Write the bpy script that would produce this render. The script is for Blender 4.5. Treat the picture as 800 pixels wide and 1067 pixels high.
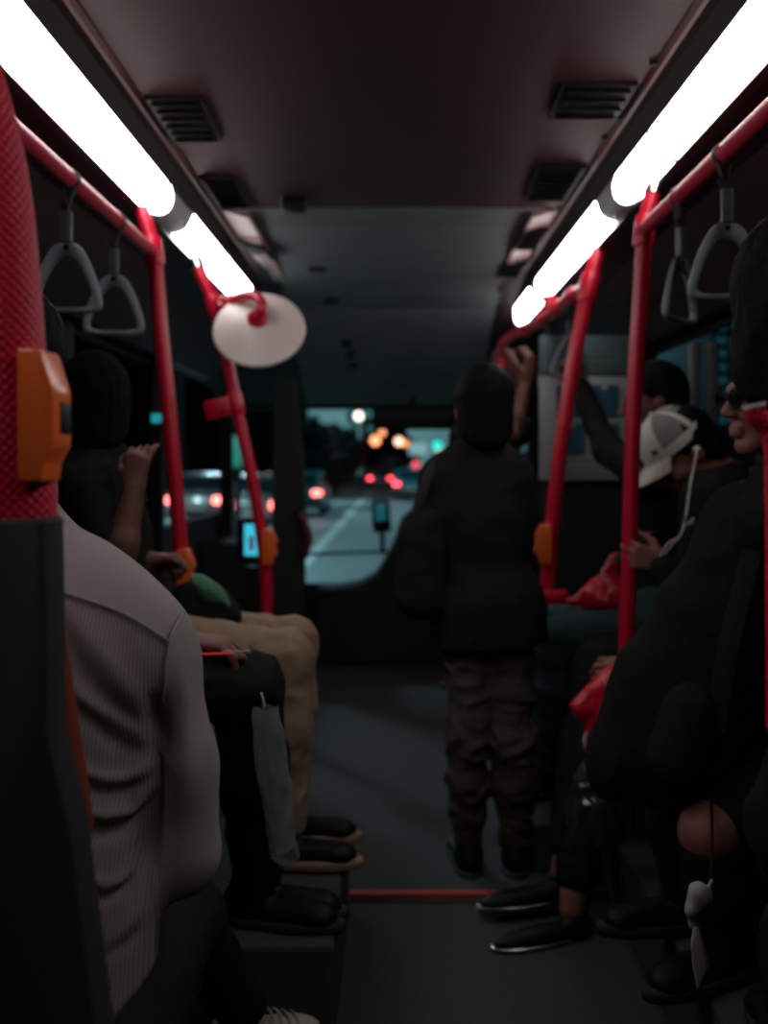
import bpy, bmesh, math, random
import numpy as np
from mathutils import Vector, Matrix

# ------------------------------------------------------------------ camera, world, exposure
SC = bpy.context.scene
for o in list(bpy.data.objects):
    bpy.data.objects.remove(o, do_unlink=True)
COL = SC.collection
F, VX, VY, EYE = 1000.0, 411.0, 484.0, 1.25      # focal length and vanishing point in photo pixels, eye height
cam_d = bpy.data.cameras.new('camera')
cam = bpy.data.objects.new('camera', cam_d)
COL.objects.link(cam)
cam.location = (0, 0, EYE)
cam.rotation_euler = (math.pi / 2, 0, 0)
cam_d.sensor_width = 36
cam_d.lens = 36 * F / 1067
cam_d.shift_x = -(VX - 400) / 1067
cam_d.shift_y = -(533.5 - VY) / 1067
cam_d.clip_start = 0.02
cam_d.clip_end = 400
cam_d.dof.use_dof = True
cam_d.dof.focus_distance = 1.45
cam_d.dof.aperture_fstop = 2.4
SC.camera = cam

world = bpy.data.worlds.new('night_sky')
SC.world = world
world.use_nodes = True
bg = world.node_tree.nodes['Background']
bg.inputs[1].default_value = 1.0
_nt = world.node_tree                                  # dark sky with the city's teal glow low over the road ahead
_tc = _nt.nodes.new('ShaderNodeTexCoord')
_dp = _nt.nodes.new('ShaderNodeVectorMath')
_dp.operation = 'DOT_PRODUCT'
_dp.inputs[1].default_value = (-0.03, 0.9985, 0.045)
_rp = _nt.nodes.new('ShaderNodeValToRGB')
_rp.color_ramp.elements[0].position = 0.987
_rp.color_ramp.elements[0].color = (0.0022, 0.0045, 0.005, 1)
_rp.color_ramp.elements[1].position = 0.9985
_rp.color_ramp.elements[1].color = (0.11, 0.25, 0.265, 1)
_nt.links.new(_tc.outputs['Generated'], _dp.inputs[0])
_nt.links.new(_dp.outputs['Value'], _rp.inputs[0])
_nt.links.new(_rp.outputs[0], bg.inputs[0])

SC.view_settings.view_transform = 'Standard'
SC.view_settings.look = 'None'
SC.view_settings.exposure = 0.0
SC.view_settings.gamma = 1.0
SC.view_settings.use_curve_mapping = False
LAMP = 9.0            # radiance of the ceiling light diffusers


def street_area(name, loc, size, power, color):
    d = bpy.data.lights.new(name, 'AREA')
    d.shape = 'DISK'
    d.size = size
    d.energy = power
    d.color = color
    o = bpy.data.objects.new(name, d)
    COL.objects.link(o)
    o.location = loc
    return o


street_area('street_lamp_light', (-7.0, 14, 7.5), 1.5, 1150, (0.55, 0.9, 1.0))
street_area('street_lamp_light', (-7.0, 40, 7.5), 1.5, 1500, (0.55, 0.9, 1.0))
street_area('street_lamp_light', (7.0, 30, 7.5), 1.5, 1150, (0.6, 0.92, 1.0))


# ------------------------------------------------------------------ helpers
def P(px, py, Y):
    return np.array([(px - VX) / F * Y, Y, EYE - (py - VY) / F * Y])


def V(*a):
    return np.array(a, float)


def nrm(v):
    v = np.asarray(v, float)
    return v / (np.linalg.norm(v) + 1e-9)


def mat(name, color, rough=0.6, spec=0.5, metal=0.0, emit=None, estr=0.0, bump=None, vary=0.0, sheen=0.0,
        alpha=1.0, coat=0.0, trans=0.0, vscale=14.0):
    m = bpy.data.materials.new(name)
    m.use_nodes = True
    nt = m.node_tree
    b = nt.nodes['Principled BSDF']
    b.inputs['Base Color'].default_value = (*color, 1)
    b.inputs['Roughness'].default_value = rough
    b.inputs['Specular IOR Level'].default_value = spec
    b.inputs['Metallic'].default_value = metal
    b.inputs['Sheen Weight'].default_value = sheen
    b.inputs['Coat Weight'].default_value = coat
    b.inputs['Alpha'].default_value = alpha
    b.inputs['Transmission Weight'].default_value = trans
    if emit:
        b.inputs['Emission Color'].default_value = (*emit, 1)
        b.inputs['Emission Strength'].default_value = estr
    tc = nt.nodes.new('ShaderNodeTexCoord')
    if vary:
        n = nt.nodes.new('ShaderNodeTexNoise')
        n.inputs['Scale'].default_value = vscale
        n.inputs['Detail'].default_value = 5
        nt.links.new(tc.outputs['Object'], n.inputs['Vector'])
        mr = nt.nodes.new('ShaderNodeMapRange')
        mr.inputs['To Min'].default_value = 1 - vary
        mr.inputs['To Max'].default_value = 1 + vary
        nt.links.new(n.outputs['Fac'], mr.inputs['Value'])
        mx = nt.nodes.new('ShaderNodeVectorMath')
        mx.operation = 'SCALE'
        mx.inputs[0].default_value = color
        nt.links.new(mr.outputs[0], mx.inputs['Scale'])
        nt.links.new(mx.outputs[0], b.inputs['Base Color'])
    if bump:
        kind, scale, strength, dist = bump
        if kind == 'noise':
            t = nt.nodes.new('ShaderNodeTexNoise')
            t.inputs['Scale'].default_value = scale
            t.inputs['Detail'].default_value = 6
            nt.links.new(tc.outputs['Object'], t.inputs['Vector'])
            out = t.outputs['Fac']
        elif kind in ('ribx', 'riby', 'ribz'):
            t = nt.nodes.new('ShaderNodeTexWave')
            t.wave_type = 'BANDS'
            t.bands_direction = kind[-1].upper()
            t.inputs['Scale'].default_value = scale
            nt.links.new(tc.outputs['Object'], t.inputs['Vector'])
            out = t.outputs['Fac']
        elif kind == 'dimple':
            t = nt.nodes.new('ShaderNodeTexVoronoi')
            t.voronoi_dimensions = '2D'
            t.inputs['Scale'].default_value = scale
            t.inputs['Randomness'].default_value = 0.0
            mp = nt.nodes.new('ShaderNodeMapping')
            mp.inputs['Rotation'].default_value = (0, 0, math.radians(45))
            nt.links.new(tc.outputs['UV'], mp.inputs['Vector'])
            nt.links.new(mp.outputs[0], t.inputs['Vector'])
            out = t.outputs['Distance']
        bp = nt.nodes.new('ShaderNodeBump')
        bp.inputs['Strength'].default_value = strength
        bp.inputs['Distance'].default_value = dist
        nt.links.new(out, bp.inputs['Height'])
        nt.links.new(bp.outputs[0], b.inputs['Normal'])
    return m


def glass_mat(name, tint, refl=0.06):
    m = bpy.data.materials.new(name)
    m.use_nodes = True
    nt = m.node_tree
    nt.nodes.remove(nt.nodes['Principled BSDF'])
    out = nt.nodes['Material Output']
    tr = nt.nodes.new('ShaderNodeBsdfTransparent')
    tr.inputs[0].default_value = (*tint, 1)
    gl = nt.nodes.new('ShaderNodeBsdfGlossy')
    gl.inputs['Roughness'].default_value = 0.03
    gl.inputs[0].default_value = (0.8, 0.9, 0.95, 1)
    mx = nt.nodes.new('ShaderNodeMixShader')
    mx.inputs[0].default_value = refl
    nt.links.new(tr.outputs[0], mx.inputs[1])
    nt.links.new(gl.outputs[0], mx.inputs[2])
    nt.links.new(mx.outputs[0], out.inputs[0])
    return m


def film_mat(name, color, clear=0.45):
    m = bpy.data.materials.new(name)
    m.use_nodes = True
    nt = m.node_tree
    b = nt.nodes['Principled BSDF']
    b.inputs['Base Color'].default_value = (*color, 1)
    b.inputs['Roughness'].default_value = 0.3
    out = nt.nodes['Material Output']
    tr = nt.nodes.new('ShaderNodeBsdfTransparent')
    mx = nt.nodes.new('ShaderNodeMixShader')
    mx.inputs[0].default_value = clear
    nt.links.new(b.outputs[0], mx.inputs[1])
    nt.links.new(tr.outputs[0], mx.inputs[2])
    nt.links.new(mx.outputs[0], out.inputs[0])
    return m


def link_mesh(name, verts, faces, m, parent=None, smooth=True, uvs=None):
    me = bpy.data.meshes.new(name)
    me.from_pydata([tuple(map(float, v)) for v in verts], [], [tuple(int(i) for i in f) for f in faces])
    if uvs is not None:
        ul = me.uv_layers.new(name='UVMap')
        k = 0
        for f in uvs:
            for uv in f:
                ul.data[k].uv = uv
                k += 1
    if smooth:
        me.polygons.foreach_set('use_smooth', [True] * len(me.polygons))
    if m:
        me.materials.append(m)
    me.update()
    o = bpy.data.objects.new(name, me)
    COL.objects.link(o)
    if parent:
        o.parent = parent
        o.matrix_parent_inverse = Matrix.Translation(-Vector(abs_loc(parent)))
    return o


def abs_loc(o):
    return o.location + (abs_loc(o.parent) + o.matrix_parent_inverse.translation if o.parent else Vector((0, 0, 0)))


def thing(name, label, cat, loc, group=None):
    o = bpy.data.objects.new(name, None)
    COL.objects.link(o)
    o.location = tuple(float(c) for c in loc)
    o.empty_display_size = 0.1
    o['label'] = label
    o['category'] = cat
    if group:
        o['group'] = group
    return o


def tag(o, label, cat, group=None, kind=None):
    o['label'] = label
    o['category'] = cat
    if group:
        o['group'] = group
    if kind:
        o['kind'] = kind
    return o


def struct(o, label=None, cat=None):
    o['kind'] = 'structure'
    if label:
        o['label'] = label
    if cat:
        o['category'] = cat
    return o


def catmull(pts, n=8):
    pts = [np.asarray(p, float) for p in pts]
    if len(pts) < 3:
        return pts
    out = []
    ext = [2 * pts[0] - pts[1]] + pts + [2 * pts[-1] - pts[-2]]
    for i in range(1, len(ext) - 2):
        p0, p1, p2, p3 = ext[i - 1:i + 3]
        for k in range(n):
            t = k / n
            out.append(0.5 * (2 * p1 + (p2 - p0) * t + (2 * p0 - 5 * p1 + 4 * p2 - p3) * t * t + (3 * p1 - p0 - 3 * p2 + p3) * t ** 3))
    out.append(pts[-1])
    return out


class MB:
    """collects shapes for ONE mesh"""

    def __init__(self):
        self.v, self.f, self.uv = [], [], []

    def add(self, verts, faces, uv=None):
        b = len(self.v)
        self.v += [tuple(map(float, p)) for p in verts]
        self.f += [tuple(b + i for i in f) for f in faces]
        self.uv += uv if uv else [[(0, 0)] * len(f) for f in faces]
        return self

    def tube(self, pts, r, seg=16, cap=True, squash=None, uvscale=1.0):
        pts = [np.asarray(p, float) for p in pts]
        n = len(pts)
        rs = [r] * n if np.isscalar(r) else list(r)
        T = [nrm(pts[min(i + 1, n - 1)] - pts[max(i - 1, 0)]) for i in range(n)]
        up = V(0, 0, 1) if abs(T[0][2]) < 0.9 else V(0, -1, 0)
        N = nrm(np.cross(T[0], np.cross(up, T[0])))
        verts, faces, uv = [], [], []
        L = 0
        ls = []
        for i in range(n):
            if i:
                L += np.linalg.norm(pts[i] - pts[i - 1])
                N = nrm(N - T[i] * np.dot(N, T[i]))
            ls.append(L)
            B = np.cross(T[i], N)
            for k in range(seg):
                a = 2 * math.pi * k / seg
                q = squash or (1, 1)
                verts.append(pts[i] + rs[i] * (math.cos(a) * N * q[0] + math.sin(a) * B * q[1]))
        for i in range(n - 1):
            for k in range(seg):
                k2 = (k + 1) % seg
                faces.append((i * seg + k, i * seg + k2, (i + 1) * seg + k2, (i + 1) * seg + k))
                c = 2 * math.pi * rs[i] / seg
                uv.append([(k * c, ls[i]), ((k + 1) * c, ls[i]), ((k + 1) * c, ls[i + 1]), (k * c, ls[i + 1])])
        if cap:
            for i, rev in ((0, True), (n - 1, False)):
                ring = [i * seg + k for k in range(seg)]
                faces.append(tuple(ring[::-1] if rev else ring))
                uv.append([(0, 0)] * seg)
        return self.add(verts, faces, uv)

    def box(self, lo, hi, bev=0.0, seg=2):
        bm = bmesh.new()
        bmesh.ops.create_cube(bm, size=1)
        lo, hi = np.asarray(lo, float), np.asarray(hi, float)
        for v in bm.verts:
            v.co = Vector(((lo + hi) / 2 + np.array(v.co) * (hi - lo)).tolist())
        if bev:
            bmesh.ops.bevel(bm, geom=bm.edges[:], offset=bev, segments=seg, affect='EDGES', profile=0.5)
        return self.bm(bm)

    def bm(self, bm):
        bm.verts.index_update()
        vs = [tuple(v.co) for v in bm.verts]
        fs = [[v.index for v in f.verts] for f in bm.faces]
        bm.free()
        return self.add(vs, fs)

    def obox(self, c, ax, ay, az, hx, hy, hz, bev=0.0, seg=2):
        bm = bmesh.new()
        bmesh.ops.create_cube(bm, size=2)
        for v in bm.verts:
            v.co = Vector((v.co.x * hx, v.co.y * hy, v.co.z * hz))
        if bev:
            bmesh.ops.bevel(bm, geom=bm.edges[:], offset=bev, segments=seg, affect='EDGES', profile=0.5)
        c, ax, ay, az = [np.asarray(q, float) for q in (c, ax, ay, az)]
        for v in bm.verts:
            v.co = Vector((c + ax * v.co.x + ay * v.co.y + az * v.co.z).tolist())
        return self.bm(bm)

    def prism(self, poly, d0, d1, axis='y', bev=0.0, seg=2):
        """poly: 2-D outline (x,z) extruded along y from d0 to d1 (axis y), (y,z) along x, or (x,y) along z"""
        def mk(a, b, d):
            return {'y': (a, d, b), 'x': (d, a, b), 'z': (a, b, d)}[axis]
        bm = bmesh.new()
        A = [bm.verts.new(mk(a, b, d0)) for a, b in poly]
        B = [bm.verts.new(mk(a, b, d1)) for a, b in poly]
        n = len(poly)
        bm.faces.new(A)
        bm.faces.new(B[::-1])
        for i in range(n):
            bm.faces.new((A[i], B[i], B[(i + 1) % n], A[(i + 1) % n]))
        bmesh.ops.recalc_face_normals(bm, faces=bm.faces[:])
        if bev:
            bmesh.ops.bevel(bm, geom=bm.edges[:], offset=bev, segments=seg, affect='EDGES', profile=0.5)
        return self.bm(bm)

    def lathe(self, prof, c, axis, seg=40):
        """prof: (radius, height along axis)"""
        c, axis = np.asarray(c, float), nrm(axis)
        u = nrm(np.cross(axis, V(0, 0, 1) if abs(axis[2]) < 0.9 else V(1, 0, 0)))
        w = np.cross(axis, u)
        vs, fs = [], []
        for r, h in prof:
            for k in range(seg):
                a = 2 * math.pi * k / seg
                vs.append(c + axis * h + r * (math.cos(a) * u + math.sin(a) * w))
        for i in range(len(prof) - 1):
            for k in range(seg):
                k2 = (k + 1) % seg
                fs.append((i * seg + k, i * seg + k2, (i + 1) * seg + k2, (i + 1) * seg + k))
        return self.add(vs, fs)

    def ball(self, c, r, seg=16):
        r = (r, r, r) if np.isscalar(r) else r
        vs, fs = [], []
        rings = seg // 2
        for i in range(rings + 1):
            th = math.pi * i / rings
            for k in range(seg):
                a = 2 * math.pi * k / seg
                vs.append((c[0] + r[0] * math.sin(th) * math.cos(a), c[1] + r[1] * math.sin(th) * math.sin(a), c[2] + r[2] * math.cos(th)))
        for i in range(rings):
            for k in range(seg):
                k2 = (k + 1) % seg
                fs.append((i * seg + k, (i + 1) * seg + k, (i + 1) * seg + k2, i * seg + k2))
        return self.add(vs, fs)

    def build(self, name, m, parent=None, smooth=True):
        o = link_mesh(name, self.v, self.f, m, parent, smooth, self.uv)
        if smooth:
            try:
                o.data.set_sharp_from_angle(angle=math.radians(38))
            except Exception:
                pass
        return o


def copy_tree(o, parent=None):
    c = o.copy()
    COL.objects.link(c)
    if parent:
        c.parent = parent
    for ch in list(o.children):
        copy_tree(ch, c)
    return c


# ------------------------------------------------------------------ signed-distance bodies
_RNG = np.random.RandomState(7)
_LAT = _RNG.rand(32, 32, 32)


def vnoise(p):
    p = np.asarray(p, float)
    i = np.floor(p).astype(int)
    f = p - i
    f = f * f * (3 - 2 * f)
    r = 0
    for dx in (0, 1):
        for dy in (0, 1):
            for dz in (0, 1):
                w = (f[..., 0] if dx else 1 - f[..., 0]) * (f[..., 1] if dy else 1 - f[..., 1]) * (f[..., 2] if dz else 1 - f[..., 2])
                r = r + w * _LAT[(i[..., 0] + dx) % 32, (i[..., 1] + dy) % 32, (i[..., 2] + dz) % 32]
    return r


class Field:
    """list of soft-blended solids, meshed into one continuous surface"""

    def __init__(self, h=0.008):
        self.h, self.ops = h, []

    def cone(self, a, b, ra, rb, k=0.03, op='add'):
        a, b = np.asarray(a, float), np.asarray(b, float)
        R = max(ra, rb)
        self.ops.append((op, k, np.minimum(a, b) - R, np.maximum(a, b) + R, ('c', a, b, ra, rb)))
        return self

    def ell(self, c, r, frame=None, k=0.03, op='add'):
        c = np.asarray(c, float)
        fr = np.eye(3) if frame is None else np.array([nrm(q) for q in frame])
        R = max(r)
        self.ops.append((op, k, c - R, c + R, ('e', c, np.asarray(r, float), fr)))
        return self

    def cut(self, c, n, k=0.004):
        """keep the side that n points away from"""
        self.ops.append(('cut', k, None, None, ('p', np.asarray(c, float), nrm(n))))
        return self

    @staticmethod
    def ev(pr, p):
        if pr[0] == 'c':
            _, a, b, ra, rb = pr
            ab = b - a
            t = np.clip(((p - a) @ ab) / (ab @ ab + 1e-12), 0, 1)
            return np.linalg.norm(p - a - t[..., None] * ab, axis=-1) - (ra + (rb - ra) * t)
        if pr[0] == 'e':
            _, c, r, fr = pr
            q = (p - c) @ fr.T
            k0 = np.linalg.norm(q / r, axis=-1)
            k1 = np.linalg.norm(q / (r * r), axis=-1) + 1e-9
            return k0 * (k0 - 1) / k1
        if pr[0] == 'p':
            return (p - pr[1]) @ pr[2]

    def mesh(self):
        h = self.h
        adds = [o for o in self.ops if o[0] == 'add']
        lo = np.min([o[2] for o in adds], 0) - 3 * h - 0.01
        hi = np.max([o[3] for o in adds], 0) + 3 * h + 0.01
        n = np.ceil((hi - lo) / h).astype(int) + 1
        D = np.full(n, 0.25, np.float32)
        ax = [lo[i] + h * np.arange(n[i]) for i in range(3)]
        for op, k, blo, bhi, pr in self.ops:
            if blo is None:
                s = (slice(None),) * 3
            else:
                m = k + 2 * h + 0.012
                i0 = np.clip(np.floor((blo - m - lo) / h).astype(int), 0, n)
                i1 = np.clip(np.ceil((bhi + m - lo) / h).astype(int) + 1, 0, n)
                if np.any(i1 <= i0):
                    continue
                s = tuple(slice(a, b) for a, b in zip(i0, i1))
            g = np.stack(np.meshgrid(ax[0][s[0]], ax[1][s[1]], ax[2][s[2]], indexing='ij'), -1)
            d = self.ev(pr, g).astype(np.float32)
            a = D[s]
            if op == 'add':
                e = np.maximum(k - np.abs(a - d), 0) / k
                D[s] = np.minimum(a, d) - e * e * k / 4
            else:
                if op == 'sub':
                    d = -d
                e = np.maximum(k - np.abs(a - d), 0) / k
                D[s] = np.maximum(a, d) + e * e * k / 4
        return nets(D, lo, h)


def nets(D, lo, h):
    S = D < 0
    c = np.zeros(np.array(D.shape) - 1, np.int8)
    offs = [(i, j, k) for i in (0, 1) for j in (0, 1) for k in (0, 1)]
    N = D.shape
    for i, j, k in offs:
        c += S[i:N[0] - 1 + i, j:N[1] - 1 + j, k:N[2] - 1 + k]
    mask = (c > 0) & (c < 8)
    cells = np.argwhere(mask)
    idx = np.full(mask.shape, -1, np.int64)
    idx[mask] = np.arange(len(cells))
    acc = np.zeros((len(cells), 3))
    cnt = np.zeros(len(cells))
    cv = {o: D[cells[:, 0] + o[0], cells[:, 1] + o[1], cells[:, 2] + o[2]] for o in offs}
    for a in offs:
        for axi in range(3):
            if a[axi] == 0:
                b = list(a)
                b[axi] = 1
                da, db = cv[a], cv[tuple(b)]
                x = (da < 0) != (db < 0)
                t = da[x] / (da[x] - db[x])
                pos = np.tile(np.array(a, float), (x.sum(), 1))
                pos[:, axi] += t
                acc[x] += pos
                cnt[x] += 1
    verts = lo + h * (cells + acc / cnt[:, None])
    faces = []
    for axi in range(3):
        sl0 = [slice(None)] * 3
        sl1 = [slice(None)] * 3
        sl0[axi] = slice(0, -1)
        sl1[axi] = slice(1, None)
        e = np.argwhere(S[tuple(sl0)] != S[tuple(sl1)])
        b, cc = [(1, 2), (2, 0), (0, 1)][axi]
        ok = (e[:, b] > 0) & (e[:, cc] > 0) & (e[:, b] < N[b] - 1) & (e[:, cc] < N[cc] - 1)
        e = e[ok]

        def at(db, dc):
            q = e.copy()
            q[:, b] += db
            q[:, cc] += dc
            return idx[q[:, 0], q[:, 1], q[:, 2]]
        quad = np.stack([at(-1, -1), at(0, -1), at(0, 0), at(-1, 0)], 1)
        inside = S[e[:, 0], e[:, 1], e[:, 2]]
        quad[~inside] = quad[~inside][:, ::-1]
        faces.append(quad)
    return verts, np.concatenate(faces)


def vnormals(v, f):
    n = np.zeros_like(v)
    fn = np.cross(v[f[:, 2]] - v[f[:, 0]], v[f[:, 3]] - v[f[:, 1]])
    for k in range(4):
        np.add.at(n, f[:, k], fn)
    return n / (np.linalg.norm(n, axis=1, keepdims=True) + 1e-12)


def wrinkle(v, f, amp, freq, stretch=(1, 1, 1), seed=0.0):
    n = vnormals(v, f)
    q = v * np.array(stretch) * freq + seed
    q = q + 0.9 * np.stack([vnoise(q * 0.6 + 3.1), vnoise(q * 0.6 + 9.7), vnoise(q * 0.6 + 17.3)], -1)
    w = 1 - np.abs(2 * vnoise(q) - 1) * 1.6
    w2 = 1 - np.abs(2 * vnoise(q * 2.1 + 5) - 1) * 1.6
    return v + n * (amp * (w - 0.3) + 0.4 * amp * (w2 - 0.3))[:, None]


def build_field(fl, name, m, parent=None, wr=None, post=None):
    v, f = fl.mesh()
    if wr:
        v = wrinkle(v, f, *wr)
    if post:
        v = post(v, f)
    return link_mesh(name, v, f, m, parent)


# ------------------------------------------------------------------ materials
M = {}
M['lamp'] = mat('lamp_diffuser', (0.9, 0.9, 0.9), 0.4, emit=(1.0, 0.985, 0.97), estr=LAMP)
M['lamp_cap'] = mat('milky_plastic', (0.55, 0.57, 0.56), 0.25, 0.6)
M['red'] = mat('red_enamel', (0.56, 0.005, 0.03), 0.33, 0.5, bump=('noise', 260, 0.25, 0.002))
M['red_dimple'] = mat('red_dimpled_sleeve', (0.48, 0.004, 0.03), 0.42, 0.22, bump=('dimple', 135, 0.8, 0.003))
M['red_rib'] = mat('red_ribbed_sleeve', (0.60, 0.014, 0.042), 0.33, 0.5, bump=('riby', 42, 0.6, 0.004))
M['orange'] = mat('orange_plastic', (0.80, 0.13, 0.022), 0.28, 0.5, vary=0.06)
M['grey_plastic'] = mat('grey_plastic', (0.12, 0.15, 0.155), 0.42, 0.5, vary=0.12, vscale=30)
M['webbing'] = mat('grey_webbing', (0.10, 0.095, 0.09), 0.8, 0.2, bump=('ribz', 120, 0.8, 0.003))
M['black_plastic'] = mat('black_plastic', (0.008, 0.008, 0.008), 0.55, 0.15)
M['seat_black'] = mat('black_seat_shell', (0.028, 0.028, 0.028), 0.8, 0.1)
M['seat_brown'] = mat('brown_orange_upholstery', (0.16, 0.03, 0.013), 0.85, 0.1, bump=('noise', 400, 0.3, 0.002))
M['cream'] = mat('cream_mirror_shell', (0.72, 0.60, 0.56), 0.4, 0.4)
M['mirror'] = mat('mirror_face', (0.7, 0.7, 0.7), 0.05, metal=1.0)
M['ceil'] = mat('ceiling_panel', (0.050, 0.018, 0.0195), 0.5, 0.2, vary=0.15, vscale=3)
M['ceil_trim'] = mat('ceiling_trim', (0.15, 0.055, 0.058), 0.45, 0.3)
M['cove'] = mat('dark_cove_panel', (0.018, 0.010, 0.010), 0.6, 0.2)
M['front_ceil'] = mat('grey_ceiling_panel', (0.15, 0.17, 0.175), 0.6, 0.2, vary=0.3, vscale=5)
M['wall'] = mat('dark_wall_panel', (0.028, 0.028, 0.029), 0.85, 0.1)
M['floor'] = mat('black_vinyl_floor', (0.055, 0.055, 0.056), 0.95, 0.02, vary=0.2, vscale=60)
M['nosing'] = mat('red_step_nosing', (0.32, 0.035, 0.012), 0.7)
M['nosing_grey'] = mat('grey_step_edge', (0.12, 0.11, 0.10), 0.7)
M['black_cloth'] = mat('black_cloth', (0.016, 0.0158, 0.0158), 0.98, 0.02, vary=0.2)
M['hair'] = mat('black_hair', (0.005, 0.0046, 0.0046), 0.7, 0.05, bump=('noise', 120, 0.5, 0.003))
M['skin'] = mat('skin', (0.24, 0.095, 0.075), 0.55, 0.3, vary=0.12, vscale=25)
M['skin_dark'] = mat('tanned_skin', (0.13, 0.048, 0.036), 0.5, 0.3, vary=0.12, vscale=25)
M['khaki'] = mat('khaki_cotton', (0.24, 0.16, 0.108), 0.9, 0.1, vary=0.08, bump=('noise', 500, 0.2, 0.001))
M['cargo'] = mat('dark_cargo_cotton', (0.06, 0.05, 0.042), 0.9, 0.1, vary=0.1)
M['jeans'] = mat('teal_denim', (0.045, 0.075, 0.08), 0.9, 0.1, vary=0.12, vscale=40)
M['cap_white'] = mat('white_cap_cloth', (0.55, 0.52, 0.48), 0.9, 0.1, vary=0.05)
M['cap_mesh'] = mat('grey_cap_netting', (0.20, 0.20, 0.185), 0.9, 0.1, vary=0.1, bump=('noise', 700, 0.6, 0.002))
M['red_bag'] = mat('red_plastic_film', (0.55, 0.008, 0.025), 0.3, 0.5, bump=('noise', 45, 0.5, 0.01))
M['film'] = film_mat('clear_plastic_film', (0.22, 0.26, 0.25), 0.5)
M['white_shoe'] = mat('white_canvas', (0.5, 0.46, 0.42), 0.8, 0.15, vary=0.1)
M['sole'] = mat('tan_rubber_sole', (0.28, 0.17, 0.12), 0.7, 0.2)
M['dark_leather'] = mat('black_leather', (0.006, 0.006, 0.006), 0.5, 0.15)
M['green_cloth'] = mat('green_cloth', (0.06, 0.17, 0.105), 0.7, 0.2, vary=0.15, bump=('noise', 60, 0.4, 0.01))
M['grey_cloth'] = mat('pale_grey_cloth', (0.32, 0.31, 0.29), 0.9, 0.1)
M['cable'] = mat('white_cable', (0.6, 0.55, 0.53), 0.5)
M['chrome'] = mat('bright_metal', (0.7, 0.68, 0.66), 0.25, metal=1.0)
M['glass'] = glass_mat('clear_glass', (0.92, 0.97, 0.97), 0.03)
M['tint_glass'] = glass_mat('tinted_glass', (0.35, 0.45, 0.47), 0.012)


# ------------------------------------------------------------------ room shell
XL, XR = -1.2, 1.16
Y0, YF = -2.6, 6.6
ZC = 2.20
LI, LO_, RI, RO = -0.702, -0.787, 0.667, 0.741      # lamp inner and outer edges
ZI, ZO = 2.13, 2.05

mb = MB().box((XL, 2.8, -0.30), (XR, YF, 0.0)).box((XL, Y0, -0.30), (XR, 2.8, -0.02))
struct(mb.build('floor', M['floor'], smooth=False))
mb = MB().box((-0.36, 2.785, -0.010), (0.46, 2.815, 0.004), 0.003)
t1 = struct(mb.build('trim_1', M['nosing']), 'red step nosing strip across the aisle floor', 'step edge')
mb = MB().box((-0.36, 2.784, -0.020), (0.46, 2.812, -0.010), 0.002)
struct(mb.build('trim_2', M['nosing_grey']), 'grey lower edge of the red step nosing', 'step edge')
# seat plinths along both sides
mb = MB().box((XL, Y0, -0.15), (-0.62, 4.2, 0.2), 0.01).box((0.62, Y0, -0.15), (XR, 4.6, 0.2), 0.01).box((XL, 2.04, -0.1), (-0.13, 2.77, 0.226), 0.012).box((0.42, 2.95, -0.1), (XR, 3.68, 0.142), 0.012)
struct(mb.build('trim_3', M['floor'], smooth=False), 'black raised plinths and foot platforms under the side seats', 'plinth')

# ceiling: centre panel, inner lips, coves beside the lamps
mb = MB()
mb.prism([(-0.652, ZC), (-0.652, ZC + 0.05), (0.617, ZC + 0.05), (0.617, ZC)], Y0, 4.4)
struct(mb.build('ceiling', M['ceil'], smooth=False))
for i, (xa, sgn) in enumerate(((LI, 1), (RI, -1))):
    mb = MB()
    # channel beside the lamp, then a raised lip
    mb.prism([(xa, ZI - 0.005), (xa, ZI + 0.09), (xa + sgn * 0.03, ZI + 0.09), (xa + sgn * 0.035, ZI + 0.055), (xa + sgn * 0.02, ZI + 0.045)], Y0, 5.9)
    struct(mb.build('trim_%d' % (4 + i), M['cove'], smooth=False), 'dark channel along the inner side of the ceiling lamps', 'trim')
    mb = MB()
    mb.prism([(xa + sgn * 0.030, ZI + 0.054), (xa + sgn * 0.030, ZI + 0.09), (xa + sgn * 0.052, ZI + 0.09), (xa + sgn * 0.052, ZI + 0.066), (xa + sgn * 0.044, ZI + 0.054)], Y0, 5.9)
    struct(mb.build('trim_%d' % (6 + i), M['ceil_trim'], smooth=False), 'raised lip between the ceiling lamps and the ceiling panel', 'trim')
for i, (xa, xw) in enumerate(((LO_, XL), (RO, XR))):
    s = -1 if i == 0 else 1
    mb = MB()
    mb.prism([(xa, ZO - 0.004), (xa, ZO + 0.15), (xw, ZO + 0.15), (xw, 1.78), (xw - s * 0.06, 1.78), (xa + s * 0.14, ZO - 0.04), (xa + s * 0.02, ZO - 0.012)], Y0, 6.0)
    struct(mb.build('ceiling_cove_%d' % (1 + i), M['cove'], smooth=False), 'dark sloping cove between ceiling lamps and side windows', 'cove')
M['ceil_side'] = mat('glossy_side_panel', (0.24, 0.115, 0.11), 0.42, 0.5, vary=0.1)  # lamp light and red pole reflections put into a lighter ceiling colour
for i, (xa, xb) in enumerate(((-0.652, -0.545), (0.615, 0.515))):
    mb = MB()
    mb.prism([(xa, ZC + 0.0), (xa, ZC + 0.03), (xb, ZC + 0.03), (xb, ZC - 0.03)], 3.58, 4.95)  # inner edge dropped so the panel catches the lamp light
    struct(mb.build('trim_%d' % (12 + i), M['ceil_side'], smooth=False), ['glossy pinkish ceiling panel between left lamp and grey ceiling', 'glossy pinkish ceiling panel between right lamp and grey ceiling'][i], 'ceiling panel')
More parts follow.
